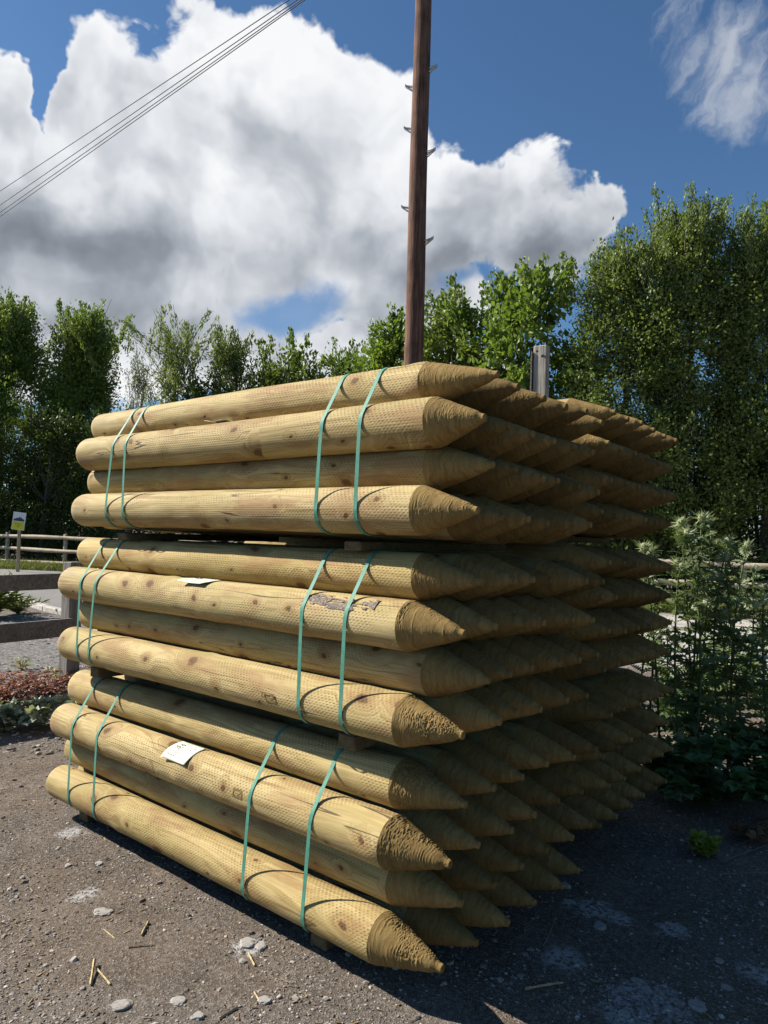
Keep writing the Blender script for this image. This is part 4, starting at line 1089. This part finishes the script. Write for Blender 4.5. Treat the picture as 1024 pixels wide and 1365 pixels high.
thistle('tall thistle with clustered pale flower heads, tallest beside the stack', 930, 1040, 4.4, 690, 71, [(908, 697), (936, 691), (917, 710), (948, 711), (925, 745), (955, 760), (905, 760)])
thistle('thistle with spiky heads right of the tallest one', 985, 1040, 4.5, 720, 72, [(971, 721), (996, 727), (967, 742), (1004, 760), (955, 790), (985, 800)])
thistle('shorter thistle with two heads peeping out just past the stack points', 880, 1035, 4.65, 725, 73, [(859, 730), (868, 734), (884, 800), (890, 840)], leafL=.15)
thistle('leafy thistle without open heads at the right edge', 1032, 1045, 4.4, 780, 74, [(1018, 800), (1034, 790), (1050, 775), (1000, 850)])
M_BRL = leaf_mat('bramble_leaf', (.045, .11, .038), (.11, .19, .07), .3); M_BRS = simple('bramble_stem', (.12, .07, .05), .7)
def bush(name, label, px, py, R, H, n, prof, L, m_leaf, m_stem, seed, cat='plant', tri=False, curl=.3, group=None, arch=.5):
    g = on_ground(px, py); g[2] = GZ; P = Plant(seed); r = P.r; o = tag(empty(name, g), label, cat, group)
    for k in range(n):
        a = r.random()*2*PI; e = R*(.25+.75*r.random()); hh_ = H*(.35+.65*r.random()); m_ = 9; t = np.linspace(0, 1, m_)[:, None]
        tip = np.array([math.cos(a)*e, math.sin(a)*e, hh_*(1-arch*.6)]); C = t*tip; C[:, 2] = hh_*np.sin(t[:, 0]*PI*(.5+.25*arch)); C += r.normal(size=3)*[.03*R, .03*R, 0]
        P.stem.tube(C, .003*(1-.6*t[:, 0])+.001, 4, False)
        for i in range(1, m_):
            for _ in range(2):
                d = np.array([math.cos(a+r.normal()), math.sin(a+r.normal()), .25+.5*r.random()])
                if tri:
                    for da in (-.8, 0, .8):
                        dd = np.array([math.cos(math.atan2(d[1], d[0])+da), math.sin(math.atan2(d[1], d[0])+da), d[2]]); P.add_leaf(C[i]+d*.03, dd, prof, L*(1 if da == 0 else .8), curl, .35)
                else: P.add_leaf(C[i], d, prof, L, curl, .5)
    P.stem.build('stem', m_stem, o, True); P.leaf.build('foliage', m_leaf, o); return o
bush('bramble', 'dark green bramble with broad three-part leaves at the foot of the thistles', 945, 1075, .34, .30, 16, OVATE, .085, M_BRL, M_BRS, 81, 'bramble', True)
bush('bramble', 'bramble shoot with broad leaves reaching towards the rear posts', 893, 1062, .20, .26, 7, OVATE, .09, M_BRL, M_BRS, 82, 'bramble', True)
bush('bramble', 'dark bramble at the right edge below the leafy thistle', 1035, 1070, .34, .36, 16, OVATE, .075, M_BRL, M_BRS, 83, 'bramble', True)
M_SEED = leaf_mat('seedling_leaf', (.16, .24, .03), (.34, .38, .06), .4)
bush('seedling', 'small yellow-green seedling alone on the shaded dirt at the right', 940, 1140, .06, .07, 8, LOBED, .038, M_SEED, M_BRS, 84, 'seedling')
M_LITTER = leaf_mat('dead_leaf', (.10, .055, .03), (.26, .15, .08), .2)
bush('withered_weed', 'withered reddish-brown weed in the leaf litter at the right edge', 1005, 1118, .13, .07, 12, OVATE, .035, M_LITTER, M_BRS, 85, 'weed', curl=.6)
# coarse grass and nettles between and behind the thistles
M_NET = leaf_mat('nettle_leaf', (.05, .095, .03), (.13, .185, .06), .3)
for i, (px, py, H, R, lab) in enumerate([(905, 985, .75, .30, 'dark leafy weed clump behind the brambles, nearest the rear posts'), (965, 975, .85, .34, 'dark leafy weed clump behind the two main thistles'),
                                         (1025, 965, .9, .34, 'dark leafy weed clump at the right edge behind the leafy thistle'), (935, 930, .8, .3, 'leafy weed clump farther back, seen between the thistle stems'), (1000, 915, .85, .34, 'leafy weed clump farthest back below the right-hand rail')]):
    bush('weed_clump', lab, px, py, R, H*.8, (18, 18, 16, 7, 7)[i], LANCE if i % 2 else SPINY, .13, M_NET if i < 3 else M_THL, M_THS, 90+i, 'weed', curl=.5, arch=.1)
# left-hand border plants
M_REDL = leaf_mat('red_leaf', (.27, .08, .065), (.52, .26, .21), .3); M_GRYL = leaf_mat('grey_green_leaf', (.24, .28, .18), (.46, .50, .38), .2); M_YEL = leaf_mat('yellow_green_leaf', (.20, .20, .04), (.42, .40, .10), .3)
bush('red_groundcover', 'wide low red-leaved groundcover plant at the left edge', -5, 935, .75, .17, 90, OVATE, .026, M_REDL, M_BRS, 101, 'plant', curl=.4)
bush('red_groundcover', 'low red and brown groundcover plant between the left edge and the fence post', 58, 925, .62, .16, 80, OVATE, .024, M_REDL, M_BRS, 102, 'plant', curl=.4)
bush('leafy_plant', 'grey-green felted leafy plant at the left edge in front of the red one', 2, 975, .24, .16, 26, OVATE, .06, M_GRYL, M_THS, 103, 'plant', curl=.3)
bush('leafy_plant', 'grey-green leafy plant nearest the butt ends of the lower bundle', 52, 968, .24, .16, 26, OVATE, .06, M_GRYL, M_THS, 104, 'plant', curl=.3)
bush('yellow_weed', 'small yellow-green weed at the foot of the plank fence post', 78, 912, .15, .16, 12, LANCE, .05, M_YEL, M_THS, 105, 'weed')
bush('yellow_weed', 'tiny yellow-flowered weed on the gravel behind the red plants', 30, 893, .14, .10, 9, LANCE, .04, M_YEL, M_THS, 106, 'weed')
bush('kerb_weed', 'dark tuft of weeds at the road edge, left edge of the photo', -12, 822, .55, .62, 44, LANCE, .16, M_LMID, M_THS, 107, 'weed', arch=.2)
bush('kerb_weed', 'low trailing green weed on the kerb, right of the dark tuft', 24, 818, .42, .24, 26, LANCE, .11, M_GRASS, M_THS, 108, 'weed')

# ------------------------------------------------------------------ sky, sun
SUN = np.array([-2.25, -1.0, 1.88]); SUN /= np.linalg.norm(SUN)       # towards the sun
el = math.asin(SUN[2]); az = math.atan2(SUN[0], SUN[1])
sl = bpy.data.lights.new('sun', 'SUN'); sl.energy = 5.0; sl.angle = math.radians(.53); sl.color = (1.0, .93, .82)
so = bpy.data.objects.new('sun', sl); col.objects.link(so); so.rotation_euler = Vector(-SUN).to_track_quat('-Z', 'Y').to_euler(); so.location = (-8, -4, 9)
w = bpy.data.worlds.new('World'); sc.world = w; w.use_nodes = True; T = NT(w.node_tree)
bg = w.node_tree.nodes['Background']
sky = T.n('ShaderNodeTexSky'); sky.sky_type = 'NISHITA'; sky.sun_disc = False; sky.sun_elevation = el; sky.sun_rotation = az
sky.air_density = 1.0; sky.dust_density = .35; sky.ozone_density = 2.2; sky.altitude = 100
STR = .053; bg.inputs['Strength'].default_value = STR
d = T.n('ShaderNodeTexCoord').outputs['Generated']; dx, dy, dz = T.sep(d)[:3]
wp = T.sep(T.noise(d, 6.5, 5, .58, 0, 1)); AZ = T.m('ADD', T.m('MULTIPLY', T.m('ARCTAN2', dx, dy), 180/PI), T.m('MULTIPLY', T.m('SUBTRACT', wp[0], .5), 9.0)); EL = T.m('ADD', T.m('MULTIPLY', T.m('ARCSINE', dz), 180/PI), T.m('MULTIPLY', T.m('SUBTRACT', wp[1], .5), 9.0))
def azel(px, py):
    v = ray(px, py); return math.degrees(math.atan2(v[0], v[1])), math.degrees(math.asin(v[2]))
def blob(px, py, rx, ry, gain=1.0):
    a, e = azel(px, py); ru = abs(azel(px+rx, py)[0]-azel(px-rx, py)[0])/2; rv = abs(azel(px, py+ry)[1]-azel(px, py-ry)[1])/2
    q = T.m('SQRT', T.m('ADD', T.m('POWER', T.m('DIVIDE', T.m('SUBTRACT', AZ, a), ru), 2.0), T.m('POWER', T.m('DIVIDE', T.m('SUBTRACT', EL, e), rv), 2.0)))
    return T.m('MULTIPLY', T.m('SUBTRACT', 1.0, q), gain)
def gauss(px, py, rx, ry, amp):
    q = T.m('SUBTRACT', 1.0, blob(px, py, rx, ry)); return T.m('MULTIPLY', T.m('EXPONENT', T.m('MULTIPLY', T.m('MULTIPLY', q, q), -1.0)), amp)
def total(L):
    v = L[0]
    for x in L[1:]: v = T.m('ADD', v, x)
    return v
Fd = None
for q in [(300, 165, 190, 130), (160, 130, 100, 105), (395, 110, 95, 85), (20, 130, 75, 100), (180, 330, 340, 170), (470, 200, 110, 100), (610, 265, 130, 120), (690, 300, 110, 110), (780, 285, 50, 55),
          (420, 330, 260, 130), (560, 400, 120, 60), (130, 470, 260, 90), (-150, 330, 260, 260), (420, 480, 260, 45)]:
    v = blob(*q); Fd = v if Fd is None else T.m('SMOOTH_MAX', Fd, v, .12)
wv = T.vm('ADD', d, T.vm('SCALE', T.vm('SUBTRACT', T.noise(d, 5.0, 4, .6, 0, 1), (.5, .5, .5)), .16))
st = np.cross(np.cross(fw, SUN), fw); st /= np.linalg.norm(st); st = st*.8+np.array([0, 0, .6]); st /= np.linalg.norm(st)
def cn(v): return T.m('ADD', T.m('MULTIPLY', T.noise(v, 5.5, 9, .54), .72), T.m('MULTIPLY', T.noise(v, 15, 7, .58), .28))
n1 = cn(wv)
def cs(v): return T.noise(v, 5.0, 4, .48)
n0 = cs(wv); n2 = cs(T.vm('ADD', wv, tuple(st*.05)))
holes = total([gauss(78, 105, 20, 55, .55), gauss(30, 20, 70, 40, .6), gauss(730, 235, 22, 26, .15), gauss(640, 135, 45, 45, .5)])
Fc = T.m('SUBTRACT', T.m('ADD', Fd, T.m('MULTIPLY', T.m('SUBTRACT', n1, .5), 2.1)), holes)
tear = T.m('ADD', total([gauss(375, 408, 72, 38, 1.0), gauss(635, 384, 70, 26, .9)]), T.m('MULTIPLY', T.m('SUBTRACT', cn(T.vm('ADD', wv, (.7, .2, .9))), .5), 2.4)); cover = T.m('MULTIPLY', T.ss(Fc, -.045, .12), T.m('SUBTRACT', 1.0, T.m('MULTIPLY', T.ss(tear, .35, 1.05), .85)))
wisp = T.m('ADD', T.m('ADD', T.m('SMOOTH_MAX', blob(985, 50, 110, 80), blob(995, 125, 65, 60), .2), .0), T.m('ADD', T.m('MULTIPLY', T.m('SUBTRACT', T.noise(T.xyz(T.m('ADD', T.m('MULTIPLY', AZ, .10), T.m('MULTIPLY', EL, .16)), T.m('SUBTRACT', T.m('MULTIPLY', AZ, .42), T.m('MULTIPLY', EL, .22)), 4.0), 1, 6, .6), .52), 3.4), T.m('MULTIPLY', T.m('SUBTRACT', cn(T.vm('ADD', wv, (3.1, 1.7, .4))), .52), 3.0)))
wispc = T.m('MULTIPLY', T.ss(wisp, -.2, 1.4), .66)
relief = T.m('SUBTRACT', n0, n2)
dark = total([gauss(110, 340, 190, 70, .40), gauss(640, 345, 150, 55, .34), gauss(450, 345, 170, 45, .26), gauss(340, 170, 85, 55, .13), gauss(640, 240, 80, 50, .10), gauss(190, 430, 150, 40, .40), gauss(60, 300, 140, 60, .12), gauss(-60, 380, 120, 60, .2), gauss(450, 430, 120, 30, .2), gauss(740, 320, 60, 40, .16)])
edge = T.m('MULTIPLY', T.ss(Fc, .0, .5), .10)
lit = T.m('SUBTRACT', T.m('SUBTRACT', T.m('ADD', .97, T.m('MULTIPLY', relief, 1.5)), dark), edge)
lit = T.m('ADD', lit, T.m('MULTIPLY', T.m('SUBTRACT', T.noise(wv, 13, 7, .55), .5), .12))
cc = T.ramp(lit, [(.12, (.125, .145, .175)), (.42, (.27, .30, .345)), (.68, (.52, .55, .60)), (.9, (.80, .82, .85)), (1.0, (.90, .91, .93))])
cc = T.vm('SCALE', cc, .56/STR)
skyc = T.mix(1.0, sky.outputs[0], (.68, .93, 1.11), 'MULTIPLY')
c = T.mix(wispc, skyc, (6.6, 6.9, 7.4)); c = T.mix(cover, c, cc)
T.put(bg.inputs['Color'], c)
w.cycles.sampling_method = 'MANUAL'; w.cycles.sample_map_resolution = 1024
sc.view_settings.view_transform = 'Standard'; sc.view_settings.look = 'None'; sc.view_settings.gamma = 1.0; sc.view_settings.exposure = 0.9
sc.render.engine = 'CYCLES'; sc.cycles.use_denoising = True; sc.cycles.max_bounces = 6; sc.cycles.diffuse_bounces = 1; sc.cycles.transmission_bounces = 4; sc.cycles.transparent_max_bounces = 4
